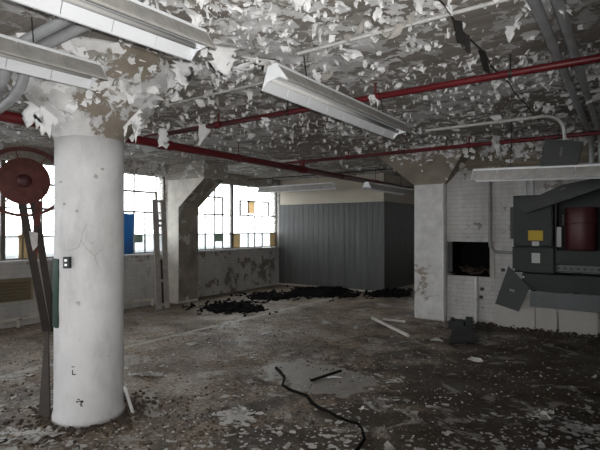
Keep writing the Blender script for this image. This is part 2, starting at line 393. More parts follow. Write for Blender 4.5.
# windows ----------------------------------------------------------------
ROWS = [SILL+.03, 1.46, 1.93, 2.35, HEAD]
def wy(u): return at_x(u, 228, XW).y
def window(name, y0, y1, mull, thin_all, thin_low, sashes, special, label):
    xc = XW-.12; w = empty(name, (xc, (y0+y1)/2, SILL), label, 'window', kind='structure')
    f = MB()
    for a, c in ((y0, y0+.03), (y1-.03, y1)): f.box((xc-.03, a, SILL+.03), (xc+.03, c, HEAD))
    for a, c in ((SILL+.03, SILL+.06), (HEAD-.03, HEAD)): f.box((xc-.03, y0, a), (xc+.03, y1, c))
    for y in mull: f.box((xc-.035, y-.035, SILL+.03), (xc+.035, y+.035, HEAD))
    f.build('frame', M['sash'], w)
    g_ = MB(); t = .0115
    for y in thin_all: g_.box((xc-.015, y-t, ROWS[0]), (xc+.015, y+t, HEAD))
    for y in thin_low: g_.box((xc-.015, y-t, ROWS[0]), (xc+.015, y+t, ROWS[2]))
    for z in ROWS[1:3]: g_.box((xc-.015, y0, z-t), (xc+.015, y1, z+t))
    g_.box((xc-.015, y0, ROWS[1]-.009), (xc+.02, y1, ROWS[1]+.009))
    g_.build('glazing_bars', M['sash'], w)
    for (a, c, z0, z1) in sashes:
        q = MB(); s = .018
        q.box((xc-.02, a-s, z0-s), (xc+.03, a+s, z1+s)); q.box((xc-.02, c-s, z0-s), (xc+.03, c+s, z1+s))
        q.box((xc-.02, a, z0-s), (xc+.03, c, z0+s)); q.box((xc-.02, a, z1-s), (xc+.03, c, z1+s))
        q.build('sash', M['sash'], w)
    MB().box((xc-.003, y0, ROWS[1]), (xc+.003, y1, HEAD)).build('glass', M['glass'], w)
    MB().box((xc-.003, y0, ROWS[0]), (xc+.003, y1, ROWS[1])).build('dusty_glass', M['glass_dusty'], w)
    for (a, c, z0, z1, m, lab) in special:
        tag(MB().box((xc+.004, a, z0), (xc+.012, c, z1)).build('pane', M[m], w), lab)
    return w
m2 = wy(235)
ua = [wy(u) for u in (208.7, 218, 226)]; ub = [wy(u) for u in (251.5, 258, 265.5)]
window('window_2', *WIN[2], [m2], [ua[1], wy(251.5)], [ua[0], ua[2], ub[1], ub[2]],
       [(wy(200.7), wy(226), ROWS[2], ROWS[3]), (wy(243.3), wy(271.9), ROWS[2], ROWS[3]-.04)],
       [(wy(251.5), wy(258), 1.99, 2.33, 'glass_amber', 'amber pane'), (wy(236), wy(243.3), SILL+.06, 1.45, 'glass_amber', 'amber pane'),
        (wy(273), wy(278.5), SILL+.06, 1.45, 'glass_amber', 'amber pane'), (wy(218), wy(226), 1.27, 1.46, 'glass_green', 'dark green patch')],
       'steel window between the brown pier and the grey room')
m1 = [3.45, 5.02]
thin = [y for y in [1.9+.31*i for i in range(1, 15)]]
window('window_1', *WIN[1], m1, [wy(137.6), wy(159.6)]+[y for y in thin if y < 4.9], [wy(148.5)],
       [(wy(125.6), wy(159.6), ROWS[2], ROWS[3]), (2.2, 3.1, ROWS[2], ROWS[3]), (3.8, 4.7, ROWS[2], ROWS[3])],
       [(wy(22), wy(47), SILL+.06, 1.5, 'glass_amber', 'amber pane'), (wy(138.5), wy(146), 1.30, 1.47, 'glass_green', 'dark green patch')],
       'long steel window behind the round column')
window('window_3', *WIN[0], [-1.8, -.3], [-3+.31*i for i in range(13)], [], [], [], 'steel window nearest the back of the room')
w4 = empty('window_4', (-6.1, 16.32, SILL), 'bright window seen past the dark side of the grey room', 'window', kind='structure')
f = MB()
for x in (wx0, -6.85, -6.1, -5.35, wx1): f.box((x-.02, 16.29, SILL), (x+.02, 16.35, HEAD))
for z in [SILL+.02]+ROWS[1:]: f.box((wx0, 16.29, z-.015), (wx1, 16.35, z+.015))
f.build('frame', M['sash'], w4); MB().box((wx0, 16.318, SILL), (wx1, 16.322, HEAD)).build('glass', M['glass'], w4)

# pier with haunch on the window wall -------------------------------------
def pier(y0, y1, label):
    b = MB(); x0, x1 = XW-.02, -7.80
    prof = [(x0, 0), (x1, 0), (x1, 2.04), (-7.02, 2.62), (-7.02, CZ), (x0, CZ)]
    n = len(prof); vs = [(x, y0, z) for x, z in prof]+[(x, y1, z) for x, z in prof]
    b.add(vs, [tuple(range(n)), tuple(range(n, 2*n))[::-1]]+[((i+1) % n, i, i+n, (i+1) % n+n) for i in range(n)])
    o = tag(b.build('pier', M['pier']), label, 'pier', kind='structure')
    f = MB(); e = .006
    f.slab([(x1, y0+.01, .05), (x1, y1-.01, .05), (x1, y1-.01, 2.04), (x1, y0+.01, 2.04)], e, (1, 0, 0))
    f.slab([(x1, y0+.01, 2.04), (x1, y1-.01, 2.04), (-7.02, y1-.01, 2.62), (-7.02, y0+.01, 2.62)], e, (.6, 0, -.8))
    tag(f.build('backlit_face', M['bare'], o), 'bare brown concrete face with backlight shade in its colour')  # stained finish; its darker tone also paints in the backlit side's shade
    tag(MB().box((XW, y0-.06, 2.63), (-6.97, y1+.06, CZ-.001)).build('drop_panel', M['ceiling'], o), 'peeling block at the top'); return o
pier(6.66, 7.22, 'stained concrete pier with a flared top between the two windows')
pier(1.30, 1.90, 'concrete pier at the near end of the long window')

# grey clad room in the far corner -----------------------------------------
BX, BY = -4.93, 10.62
enc = tag(MB().box((XW, BY, 0), (BX, 13.2, CZ)).build('enclosure', M['cream']), 'dark grey clad room with a cream upper band in the far corner', 'enclosed room', kind='structure')
MB().box((XW+.01, BY-.03, .05), (BX+.03, BY, 2.25)).build('front_cladding', M['clad'], enc)
MB().box((BX, BY, .05), (BX+.03, 13.2, 2.25)).build('side_cladding', M['clad'], enc)

def flake(mb, p, nrm, W, L, phi0, curl, yaw, r2, m=4, n=5, flat=False):
    """ragged strip of paint hinged at p on a surface with outward normal nrm, curling away from it"""
    nrm = Vector(nrm).normalized(); ref = Vector((0, 0, 1)) if abs(nrm.z) < .9 else Vector((1, 0, 0))
    tx = nrm.cross(ref).normalized(); ty = nrm.cross(tx)
    h = tx*math.cos(yaw)+ty*math.sin(yaw); f = nrm.cross(h)      # hinge line, forward direction
    cut = [r2.uniform(.4, 1) for _ in range(m+1)]; ph = r2.uniform(0, 6); vs = []; tw = r2.uniform(-.5, .5)
    wj = [r2.uniform(.55, 1.1) for _ in range(n+1)]; sh = [r2.uniform(-.12, .12) for _ in range(n+1)]
    for j in range(n+1):
        t = j/n
        for i in range(m+1):
            s = i/m-.5; l = L*cut[i]*t; a_mid = phi0+curl*t*(.5+.2*math.sin(ph+i))
            q = p + h*((s*wj[j]+sh[j])*W+r2.uniform(-.07, .07)*W) + (f*math.cos(a_mid)+nrm*math.sin(a_mid))*l + nrm*(tw*s*W*t*.5 + .004)
            vs.append(q)
    fs = []
    for j in range(n):
        for i in range(m):
            a = j*(m+1)+i; fs.append((a, a+1, a+m+2, a+m+1))
    mb.add(vs, fs, 1 if r2.random() < .16 else 0)
def blob(mb, p, nrm, size, asp, split, curl, yaw, r2, n=11, back=.2):
    """ragged scab of paint: stuck flat on one side of a line, curling away from the surface on the other"""
    nrm = Vector(nrm).normalized(); ref = Vector((0, 0, 1)) if abs(nrm.z) < .9 else Vector((1, 0, 0))
    tx = nrm.cross(ref).normalized(); ty = nrm.cross(tx)
    h = tx*math.cos(yaw)+ty*math.sin(yaw); f = nrm.cross(h)
    out = []; rad = 1
    for k in range(n):
        rad = .3*rad+.7*r2.uniform(.2, 1.2); a = 2*PI*(k+r2.uniform(-.35, .35))/n; out.append((rad*math.cos(a)*asp, rad*math.sin(a)))
    pts = [(0, 0)]+[(x*.5+r2.uniform(-.06, .06), y*.5+r2.uniform(-.06, .06)) for x, y in out]+out
    vs = []; wob = r2.uniform(-.6, .6)
    for x, y in pts:
        b = y-split+wob*x; crk = r2.uniform(0, .05)*size
        if b <= 0: q = p+h*(x*size)+f*(y*size)+nrm*(.003+crk*.4)
        else:
            a_ = curl*min(1, b/1.2); q = p+h*(x*size)+f*((y-b)*size)+(f*math.cos(a_)+nrm*math.sin(a_))*(b*size)+nrm*(.003+crk)
        vs.append(q)
    fs = [(0, 1+k, 1+(k+1) % n) for k in range(n)]+[(1+k, 1+n+k, 1+n+(k+1) % n, 1+(k+1) % n) for k in range(n)]
    mb.add(vs, fs, 1 if r2.random() < back else 0)
# columns -------------------------------------------------------------------
CC = Vector((-3.815, 2.285, 0)); CR = .276
col = empty('column', CC, 'round white painted concrete column with a flaking flared top', 'column', kind='structure')
MB().lathe(CC, [(CR+.012, 0), (CR+.012, .04), (CR+.004, .07)]+[(CR, .1+i*.225) for i in range(11)], 64).build('shaft', M['column'], col, True)
cap = MB()
prof = [(CR-.01, 2.33), (CR+.008, 2.36), (CR+.05, 2.42)]+[(CR+.05+.48*t, 2.42+.50*t**.9) for t in (.15, .3, .45, .6, .75, .9, 1)]
prof += [(CR+.53, CZ)]
cap.lathe(CC, prof, 64).build('capital', M['capital'], col, True)
# switch box, green strip, stencil and scuff on the shaft
def on_shaft(u, z, off=.0):        # direction on the column surface seen at pixel column u
    r = ray(u, 228); r.z = 0; r.normalize(); c = Vector((CC.x, CC.y, 0)); bq = r.dot(c); cq = c.dot(c)-(CR+off)**2
    t = bq-math.sqrt(max(bq*bq-cq, 0)); p = r*t; return Vector((p.x, p.y, z))
def shaft_patch(mb, u0, u1, z0, z1, off=.004, th=.006, n=6, jag=0, rs=None):
    a0 = on_shaft(u0, 0)-CC; a1 = on_shaft(u1, 0)-CC; t0 = math.atan2(a0.y, a0.x); t1 = math.atan2(a1.y, a1.x)
    if t1 < t0-PI: t1 += 2*PI
    m = 8; vs = []; fs = []
    for lay in (off-.02, off+th):
        for j in range(m+1):
            for i in range(n+1):
                t = t0+(t1-t0)*i/n; z = z0+(z1-z0)*j/m
                if jag and rs: t += rs.uniform(-jag, jag) if i in (0, n) else 0; z += rs.uniform(-jag, jag)*.3 if j in (0, m) else 0
                vs.append((CC.x+(CR+lay)*math.cos(t), CC.y+(CR+lay)*math.sin(t), z))
    K = (m+1)*(n+1); I = lambda l, j, i: l*K+j*(n+1)+i
    for j in range(m):
        for i in range(n): fs.append((I(1,j,i), I(1,j,i+1), I(1,j+1,i+1), I(1,j+1,i)))
    for j in range(m): fs += [(I(0,j,0), I(1,j,0), I(1,j+1,0), I(0,j+1,0)), (I(0,j,n), I(0,j+1,n), I(1,j+1,n), I(1,j,n))]
    for i in range(n): fs += [(I(0,0,i), I(0,0,i+1), I(1,0,i+1), I(1,0,i)), (I(0,m,i), I(1,m,i), I(1,m,i+1), I(0,m,i+1))]
    mb.add(vs, fs)
zc = lambda v: 1.6-(v-HOR)*3.80/FPX
tg = MB(); shaft_patch(tg, 54.2, 59.2, zc(329), zc(259), .003, .008, 5, .018, random.Random(5)); tag(tg.build('painted_strip', M['green'], col), 'dark green painted strip')
sb = MB(); shaft_patch(sb, 66.3, 71.6, zc(268), zc(256.5), .0, .035, 4)
sbo = tag(sb.build('switch_box', M['dark_metal'], col), 'small black switch box')
sp = MB(); shaft_patch(sp, 68, 70, zc(261), zc(259), .036, .004, 2); shaft_patch(sp, 68, 70, zc(265.5), zc(263.5), .036, .004, 2); sp.build('switch', M['metal_bright'], sbo)
st = MB()
shaft_patch(st, 72.6, 73.5, zc(374), zc(369), .0015, .0015, 2); shaft_patch(st, 72.6, 76.3, zc(374), zc(373), .0015, .0015, 3); shaft_patch(st, 72, 75, zc(366.4), zc(365.6), .0015, .0015, 3)
tag(st.build('stencil_mark', M['ink'], col), 'small black stencilled L')
sc = MB(); rs = random.Random(8)
for i in range(9): 
    u = 81+rs.gauss(0, 2.6); v = 401.5+rs.gauss(0, 1.3); shaft_patch(sc, u-1.2, u+1.2, zc(v+.7), zc(v-.5), .001, .0012, 2, .004, rs)
sc.build('scuff', M['wire'], col)
chp = MB()
for (u, v, w, h) in ((95, 176, 3, 2.6), (102, 168, 1.5, 2), (65, 204, 2, 2.6), (77, 211, 2, 2), (61, 182, 1.2, 3)):
    q_ = on_shaft(u, zc(v)); blob(chp, q_, Vector((q_.x-CC.x, q_.y-CC.y, 0)), w*.0095, h/w, 2, 0, 0, rs, 10); chp.mi = [0]*len(chp.f)
chp.build('chip', M['flake_back'], col)
ck = MB()
for line in ([(54, 243), (60, 246), (68, 251), (74, 249), (79, 247), (81, 240), (83, 232), (86, 224)], [(81, 240), (88, 250), (95, 256), (101, 250), (112, 247), (123, 246)], [(95, 256), (96, 261), (99, 268)]):
    ck.tube([on_shaft(u, zc(v), -.0005) for u, v in line], .0028, 5)
ck.build('crack', M['flake_back'], col)

colr = empty('column', (-2.80, 8.12, 0), 'square white painted column at the end of the brick wall', 'column', kind='structure')
cx0, cx1, cy0 = -3.13, -2.575, 8.0
MB().cbox((cx0, cy0, 0), (cx1, 8.42, 2.40), .02).build('shaft', M['square_column'], colr)
b = MB(); e = .56
lo = [(cx0, cy0, 2.36), (cx1, cy0, 2.36), (cx1, 8.42, 2.36), (cx0, 8.42, 2.36)]; md = [(cx0-e, cy0-e, 2.94), (cx1+e, cy0-e, 2.94), (cx1+e, 8.42+e, 2.94), (cx0-e, 8.42+e, 2.94)]
b.add(lo+md, [(0,3,2,1), (4,5,6,7)]+[(i, (i+1) % 4, (i+1) % 4+4, i+4) for i in range(4)]); b.build('capital', M['capital_brown'], colr)

# ------------------------------------------------------------------ pipes
def pipe_thing(name, pts, r, mat, label, cat, parts=None, n=12, group=None):
    e = MB().tube(pts, r, n).build(name, mat, None, 'auto'); return tag(e, label, cat, group)
ZA = 2.80
main = empty('sprinkler_main', (-4.85, 4, 2.66), 'thick red sprinkler main running away along the ceiling to the grey room', 'pipe')
MB().tube([(-4.85, -5.8, 2.66), (-4.85, 12.9, 2.66)], .054, 14).build('pipe', M['red_pipe'], main, True)
for y in (.7, 3.92, 7.0, 10.0):
    MB().tube([(-4.85, y-.09, 2.66), (-4.85, y+.09, 2.66)], .066, 14).build('coupling', M['red_pipe'], main, 'auto')
for y in (1.9, 5.3, 8.4):
    MB().tube([(-4.85, y, 2.66), (-4.85, y, CZ)], .008, 6).tube([(-4.85, y-.015, 2.66), (-4.85, y+.015, 2.66)], .062, 14).build('hanger', M['rust_red'], main)
def branch(y, x1, label):
    o = empty('sprinkler_branch', (-2.4, y, ZA), label, 'pipe', 'red sprinkler branch pipes')
    MB().tube([(-5.25, y, ZA), (x1, y, ZA)], .029, 12).build('pipe', M['red_pipe'], o, True)
    MB().tube([(-4.85, y, 2.66), (-4.85, y, ZA+.035)], .045, 12).build('fitting', M['red_pipe'], o, 'auto')
    for x in (-3.9, -1.9, .1, 2.1):
        MB().tube([(x-.04, y, ZA), (x+.04, y, ZA)], .038, 12).build('coupling', M['red_pipe'], o, 'auto')
        MB().tube([(x, y, ZA), (x, y, ZA+.09)], .012, 8).lathe((x, y, ZA+.09), [(.012, 0), (.016, .01), (.005, .025), (.022, .032), (.022, .036)], 12).build('sprinkler_head', M['rust_red'], o)
    for x in (-2.9, -.75, 1.2):
        MB().tube([(x, y, ZA), (x, y, CZ)], .006, 6).tube([(x-.012, y, ZA), (x+.012, y, ZA)], .034, 12).build('hanger', M['wire'], o)
branch(3.92, 3.9, 'red sprinkler pipe crossing the ceiling just beyond the hanging light fixture')
branch(7.0, 3.9, 'red sprinkler pipe crossing in front of the square column top')

def conduit(pts, r, mat, label, cat='conduit', name='conduit', group=None): return pipe_thing(name, pts, r, mat, label, cat, group=group)
def arc(c, a, b2, n=8):        # quarter bend from point a to b about corner c
    a, b2, c = Vector(a), Vector(b2), Vector(c); return [c+(a-c)*(1-math.sin(t))+(b2-c)*(1-math.cos(t)) for t in [PI/2*i/n for i in range(n+1)]]
# two fat conduits at the left, running past the light fixtures then dropping
for k, (y, dz, lab) in enumerate(((1.58, 0, 'fat grey conduit over the near lights, nearer one of the pair'), (1.72, .02, 'fat grey conduit over the near lights, nearer the column'))):
    dy, dh = (0, 0) if k else (-.11, .035)
    pts = [(-1.2, 1.5+dy, 2.865), (-2.86, 1.63+dy, 2.865), (-3.28, 1.62+dy, 2.85), (-3.40, 1.61+dy, 2.79+dh), (-3.49, 1.60+dy, 2.70+dh), (-3.60, 1.62+dy, 2.62+dh), (-3.75, 1.64+dy, 2.58+dh), (-4.1, 1.69+dy, 2.55+dh), (-5.2, 1.75+dy, 2.50+dh)]
    conduit(pts, .036, M['conduit'], lab)
for x, lab in ((-.44, 'dull grey conduit along the right of the ceiling, left one of the pair'), (-.33, 'dull grey conduit along the right of the ceiling, right one of the pair')):
    conduit([(x, -3, 2.90), (x, 7.72, 2.90)]+arc((x, 8.0, 2.90), (x, 7.72, 2.90), (x, 8.0, 2.62))[1:]+[(x, 8.0, 2.25)], .033, M['conduit'], lab)
conduit([(-2.05, 2.9, 2.92), (3, 2.9, 2.92)], .013, M['conduit_white'], 'thin white conduit along the ceiling, the one nearest the camera')
conduit([(-4.7, 3.25, 2.90), (-2.5, 3.25, 2.90), (-2.28, 3.2, 2.84)], .011, M['conduit_white'], 'thin white conduit leading to the middle light fixture')
conduit([(-.55, 5.25, 2.90), (2.2, 5.25, 2.90)], .018, M['conduit_white'], 'short whitewashed conduit between the two red branch pipes')
conduit([(-7.9, 7.3, 2.9), (-5.2, 7.3, 2.9)], .025, M['conduit_white'], 'pale pipe across the ceiling from the window pier')
conduit([(-8.0, 9.1, 2.83), (-3.6, 9.1, 2.83)], .012, M['wire'], 'thin dark pipe across the ceiling before the grey room')
# conduit that ends in the hanging pull box
BYY = 6.05
pb = [at_y(u, v, BYY) for u, v in ((546, 139), (583, 142), (577, 163.5), (541, 165.5))]
ctop = (pb[0]+pb[1])/2
tz = 2.89
conduit([(-2.2, BYY, tz), (ctop.x-.24, BYY, tz)]+arc((ctop.x, BYY, tz), (ctop.x-.22, BYY, tz), (ctop.x, BYY, tz-.18))[1:]+[(ctop.x+.01, BYY, ctop.z+.005)], .019, M['conduit_white'], 'whitewashed conduit bending down into the hanging grey box')
bx = empty('pull_box', (ctop.x, BYY, pb[2].z), 'dark grey box hanging crooked from a bent ceiling conduit', 'electrical box')
MB().slab([p+Vector((0, .02, 0)) for p in pb], .12, (0, 1, 0)).build('body', M['dark_metal'], bx)
cen = sum(pb, Vector())/4
MB().slab([cen+(p-cen)*1.04-Vector((0, .0, 0)) for p in pb], .018, (0, 1, 0)).build('cover', M['dark_metal'], bx)
lt = MB(); cc = at_y(562, 151.5, BYY-.006); lt.bar(cc+Vector((.0, 0, .05)), cc+Vector((-.012, 0, -.05)), .022, .012, (0, 1, 0)); lt.build('emblem', M['grey_light'], bx)
# dark cable with torn strips along the right of the ceiling
cab = empty('ceiling_cable', (-.9, 4, 2.88), 'dark sagging cable along the ceiling with torn black strips', 'cable')
pts = [(-.9+.012*math.sin(i*2.1), 1.6+i*.3, 2.925-.015*abs(math.sin(i*.9))) for i in range(17)]
MB().tube(pts, .006, 6).build('cable', M['wire'], cab)
for (y, l, w) in ((2.95, .20, .05), (3.55, .30, .045), (3.2, .12, .03)):
    MB().slab([(-.9, y, 2.90), (-.9+w, y+.03, 2.89), (-.9+w*.4, y+l, 2.80), (-.915, y+l*.8, 2.82)], .004).build('torn_strip', M['wire'], cab)

# ------------------------------------------------------------------ fluorescent fixtures
def lamp_proto(dusty=False):
    L = 2.44; h = L/2
    r = empty('light_fixture', (0, 0, 0))
    W = M['lamp_white']; D = M['lamp_dust']
    hb = MB(); hb.add([(-.055, -h, .10), (.055, -h, .10), (.055, -h, .155), (.04, -h, .165), (-.04, -h, .165), (-.055, -h, .155)] +
                      [(-.055, h, .10), (.055, h, .10), (.055, h, .155), (.04, h, .165), (-.04, h, .165), (-.055, h, .155)],
                      [(5,4,3,2,1,0), (6,7,8,9,10,11)]+[(i, (i+1) % 6, (i+1) % 6+6, i+6) for i in range(6)])
    hb.build('housing', W, r, local=True)
    for s in (-1, 1):
        w = MB(); n = 8; seg = L/n
        for i in range(n):
            y0, y1 = -h+i*seg+.003, -h+(i+1)*seg-.003
            pr = [(s*.052, .14), (s*.115, .03), (s*.128, .0), (s*.120, .0), (s*.108, .028), (s*.044, .135)]
            m = len(pr); vs = [(x, y0, z) for x, z in pr]+[(x, y1, z) for x, z in pr]
            w.add(vs, [tuple(range(m)), tuple(range(m, 2*m))]+[(k, (k+1) % m, (k+1) % m+m, k+m) for k in range(m)])
        w.bar((s*.124, -h, .004), (s*.124, h, .004), .012, .012)
        w.build('reflector', D if s > 0 else W, r, local=True)
    for y in (-h, h):
        s2 = .006 if y > 0 else -.006
        MB().slab([(-.125, y, 0), (-.05, y, .145), (.05, y, .145), (.125, y, 0), (.06, y, .045), (-.06, y, .045)], .006, (0, 1 if y > 0 else -1, 0)).build('end_cap', W, r, local=True)
        for x in (-.045, .045):
            MB().cbox((x-.016, y-.03 if y > 0 else y, .055), (x+.016, y if y > 0 else y+.03, .105), .004).build('socket', W, r, local=True)
    for x in (-.045, .045):
        tb = MB().tube([(x, -h+.03, .068), (x, h-.03, .068)], .019, 12).build('tube', M['tube'], r, True, local=True)
    for y in (-.75, .75):
        MB().tube([(0, y, .16), (0, y, .30)], .005, 6).build('hanger_rod', M['wire'], r, local=True)
    return r
proto = lamp_proto()
LG = 'fluorescent fixtures under the ceiling'
def place(o, mid, d, roll=0, label='', hang=None):
    """put the fixture so that its local y runs along d"""
    d = Vector(d).normalized(); o.rotation_mode = 'XYZ'
    x = d.cross(Vector((0, 0, 1))).normalized(); z = x.cross(d)
    m = Matrix((x, d, z)).transposed().to_4x4() @ Matrix.Rotation(roll, 4, 'Y')
    o.rotation_euler = m.to_euler(); o.location = mid
    for c in children(o):
        if c.name.startswith('hanger_rod'): c.scale = (1, 1, 1)
    return tag(o, label, 'light', LG)
rl = math.radians
lamps = [((-2.014, 3.70, 2.593), (.0, 1, 0), rl(-9), 'white fluorescent fixture hanging over the middle of the room'),
         ((-2.18, .93, 2.645), (0, 1, .034), rl(-6), 'white fluorescent fixture at the top left corner, topmost of two by the column'),
         ((-3.10, .79, 2.60), (0, 1, .02), rl(-6), 'white fluorescent fixture ending against the round column top'),
         ((-.50, 6.2, 2.17), (1, .0, -.028), 0, 'fluorescent fixture hanging low in front of the electrical cabinets'),
         ((-6.85, 9.55, 2.53), (1, 0, 0), 0, 'far light fixture crossing in front of the grey room and window'),
         ((-4.56, 10.1, 2.43), (0, 1, 0), 0, 'far light fixture pointing away along the side of the grey room')]
for i, (mid, d, roll, lab) in enumerate(lamps):
    o = proto if i == 0 else copy_tree(proto)
    place(o, mid, d, roll, lab)
    if i == 0: o.scale = (.924, .924, .924)
    k = ((CZ-mid[2])/o.scale.x-.162)/.14
    for c in children(o):
        if c.name.startswith('hanger_rod'): c.scale = (1, 1, k); c.location.z = .16-.16*k

# ------------------------------------------------------------------ electrical gear on the brick wall
def rect(u0, v0, u1, v1, y):
    a = at_y(u0, v0, y); c = at_y(u1, v1, y); um = (u0+u1)/2
    return a.x, c.x, at_y(um, v1, y).z, at_y(um, v0, y).z
yf = 7.80
x0, x1, z0, z1 = rect(513, 195, 553, 246.5, yf)
c1 = empty('electrical_cabinet', ((x0+x1)/2, 8.0, z0), 'closed dark grey electrical cabinet with a yellow label', 'electrical cabinet')
MB().cbox((x0, yf+.02, z0), (x1, YF-.0, z1), .006).build('body', M['grey_metal'], c1)
dr = MB().cbox((x0+.015, yf, z0+.015), (x1-.015, yf+.025, z1-.02), .006).build('door', M['grey_metal'], c1)
a = rect(528, 230.5, 543, 240.5, yf); tag(MB().box((a[0], yf-.004, a[2]), (a[1], yf+.002, a[3])).build('label_plate', M['yellow'], dr), 'yellow label')
a = rect(532, 241.5, 539, 246, yf); tag(MB().box((a[0], yf-.004, a[2]), (a[1], yf+.002, a[3])).build('label_plate', M['paper'], dr), 'white paper label')
a = rect(509.5, 207, 513.5, 239, yf-.02); MB().cbox((a[0]-.0, yf+.03, a[2]), (x0+.004, yf+.2, a[3]), .008).build('switch_handle', M['dark_metal'], c1)
y2 = 7.73
x2, x3, z2, z3 = rect(512, 247, 554.5, 273, y2)
c2 = empty('disconnect_box', ((x2+x3)/2, 7.9, z2), 'lower grey switch box with one white label, under the yellow labelled cabinet', 'electrical box')
MB().cbox((x2, y2+.02, z2), (x3, YF, z3), .006).build('body', M['grey_metal'], c2)
d2 = MB().cbox((x2+.012, y2, z2+.012), (x3-.012, y2+.025, z3-.012), .006).build('door', M['grey_metal'], c2)
a = rect(531.5, 253, 540, 263, y2); tag(MB().box((a[0], y2-.004, a[2]), (a[1], y2+.002, a[3])).build('label_plate', M['paper'], d2), 'white paper label')
MB().tube([(x2+.03, y2-.02, z2+.04), (x2+.03, y2+.01, z2+.04)], .014, 10).build('knob', M['metal_bright'], c2)
# open cabinet with the red drum
y3 = 7.72
x4, _, z4, z5 = rect(555, 187, 600, 273, y3); x4 = x3+.012; x5 = .28
c3 = empty('open_cabinet', ((x4+x5)/2, 7.9, z4), 'open grey cabinet holding a dark red drum and a row of terminals', 'electrical cabinet')
b = MB(); b.box((x4, YF-.02, z4), (x5, YF-.001, z5)); b.box((x4, y3, z4), (x4+.012, YF-.02, z5)); b.box((x5-.012, y3, z4), (x5, YF-.02, z5)); b.box((x4, y3, z5-.012), (x5, YF-.02, z5)); b.box((x4, y3, z4), (x5, YF-.02, z4+.012))
b.build('body', M['grey_metal'], c3)
a = rect(555.5, 251, 600, 265, y3); MB().cbox((x4+.013, y3-.004, a[2]), (x5-.013, y3+.02, a[3]), .005).build('lower_panel', M['grey_metal'], c3)
for k in range(13):
    xx = x4+.04+k*.082; 
    if xx < x5-.03: MB().tube([(xx, y3-.012, z4+.055), (xx, y3+.04, z4+.055)], .018, 8).build('terminal', M['dark_metal'], c3)
MB().box((x4+.013, y3+.03, z4+.013), (x5-.013, y3+.05, z4+.10)).build('terminal_strip', M['grey_light'], c3)
dx0, dx1, dz0, dz1 = rect(563.5, 207, 597.5, 250.5, 7.74)
dc = Vector(((dx0+dx1)/2, 7.90, dz0)); dr_ = (dx1-dx0)/2; Hd = dz1-dz0
MB().lathe(dc, [(dr_*.96, 0), (dr_, .012), (dr_, Hd*.60), (dr_*.95, Hd*.61), (dr_*.95, Hd*.635), (dr_, Hd*.645), (dr_, Hd-.012), (dr_*.96, Hd)], 40, sq=.78).build('drum', M['dark_red'], c3, 'auto')
a = rect(556, 227, 560.5, 247, y3+.03); MB().box((x4+.014, y3+.02, a[2]), (x4+.014+(a[1]-a[0]), y3+.05, a[3])).build('fuse_strip', M['paper'], c3)
ch = MB(); p0 = at_y(563, 216, y3)
for k in range(7): ch.lathe((p0.x+.006*math.sin(k*2), y3-.0, p0.z-k*.022), [(.004, 0), (.011, .008), (.004, .016)], 8)
ch.build('chain', M['metal_bright'], c3)
# wide trunking and lower tray
y4 = 7.68
a = rect(522, 274, 566, 291, y4); ta = empty('trunking', (0, 7.9, a[2]), 'wide dark grey trunking below the cabinets', 'trunking')
MB().cbox((a[0], y4, a[2]), (.5, YF, z2-.004), .006).build('body', M['grey_metal'], ta)
MB().tube([(a[0]+.02, y4-.012, z2-.06), (a[0]+.02, y4+.01, z2-.06)], .012, 8).build('fastener', M['metal_bright'], ta)
y5 = 7.64
t0, t1 = at_y(529.5, 291, y5), at_y(529.5, 306.5, y5)
tr_ = empty('tray_cover', (0, 7.8, t1.z), 'long paler grey trough cover, lowest of the grey gear on the brick wall', 'trough cover')
q = [t0, Vector((.5, y5, t0.z-.005)), Vector((.5, y5, t1.z-.012)), t1]
MB().slab(q, .022, (0, 1, 0)).build('face', M['grey_light'], tr_)
MB().box((t0.x, y5+.02, t1.z), (.5, YF, t1.z+.02)).box((t0.x, y5+.02, t1.z+.02), (t0.x+.012, YF, t0.z-.006)).build('flange', M['grey_metal'], tr_)
eb = MB(); p = at_y(537, 300, y5)
for k in range(3): eb.bar((p.x-.035, y5-.004, p.z+.012-k*.014), (p.x+.035, y5-.004, p.z+.014-k*.014), .006, .008, (0, 1, 0))
eb.build('emblem', M['grey_light'], tr_)
# crooked cover plate
q = [at_y(508.5, 266, 7.62), at_y(529.5, 287.5, 7.62), at_y(518.5, 311.5, 7.56), at_y(495, 303.5, 7.56)]
cv = tag(MB().slab([q[3], q[2], q[1], q[0]], .016).build('hanging_cover_plate', M['plate']), 'square grey cover plate hanging crooked beside the trunking', 'cover plate')
p = at_y(512, 289.5, 7.595); e2 = MB()
for k in range(3): e2.bar((p.x-.035, p.y-.014, p.z+.01-k*.012), (p.x+.035, p.y-.014, p.z-.008-k*.012), .006, .008, (0, 1, 0))
e2.build('emblem', M['board'], cv)
# diagonal trough across the cabinets
tq = [at_y(517, 205, 7.60), at_y(563, 184.5, 7.55), at_y(606, 176, 7.5), at_y(606, 186.5, 7.5), at_y(526, 213, 7.60)]
dt = empty('hanging_trough', tq[4], 'dark loose trough hanging slantwise across the cabinet tops', 'trough cover')
MB().slab(tq, .02, (0, 1, 0)).build('face', M['trough'], dt)
MB().bar(at_y(526, 213, 7.59), at_y(606, 186.5, 7.49), .06, .012, (0, 0, 1)).build('flange', M['grey_metal'], dt)
p = at_y(563, 188.5, 7.535); MB().bar(p-Vector((.03, .004, .012)), p+Vector((.03, -.004, .012)), .02, .008, (0, 1, 0)).build('emblem', M['grey_light'], dt)
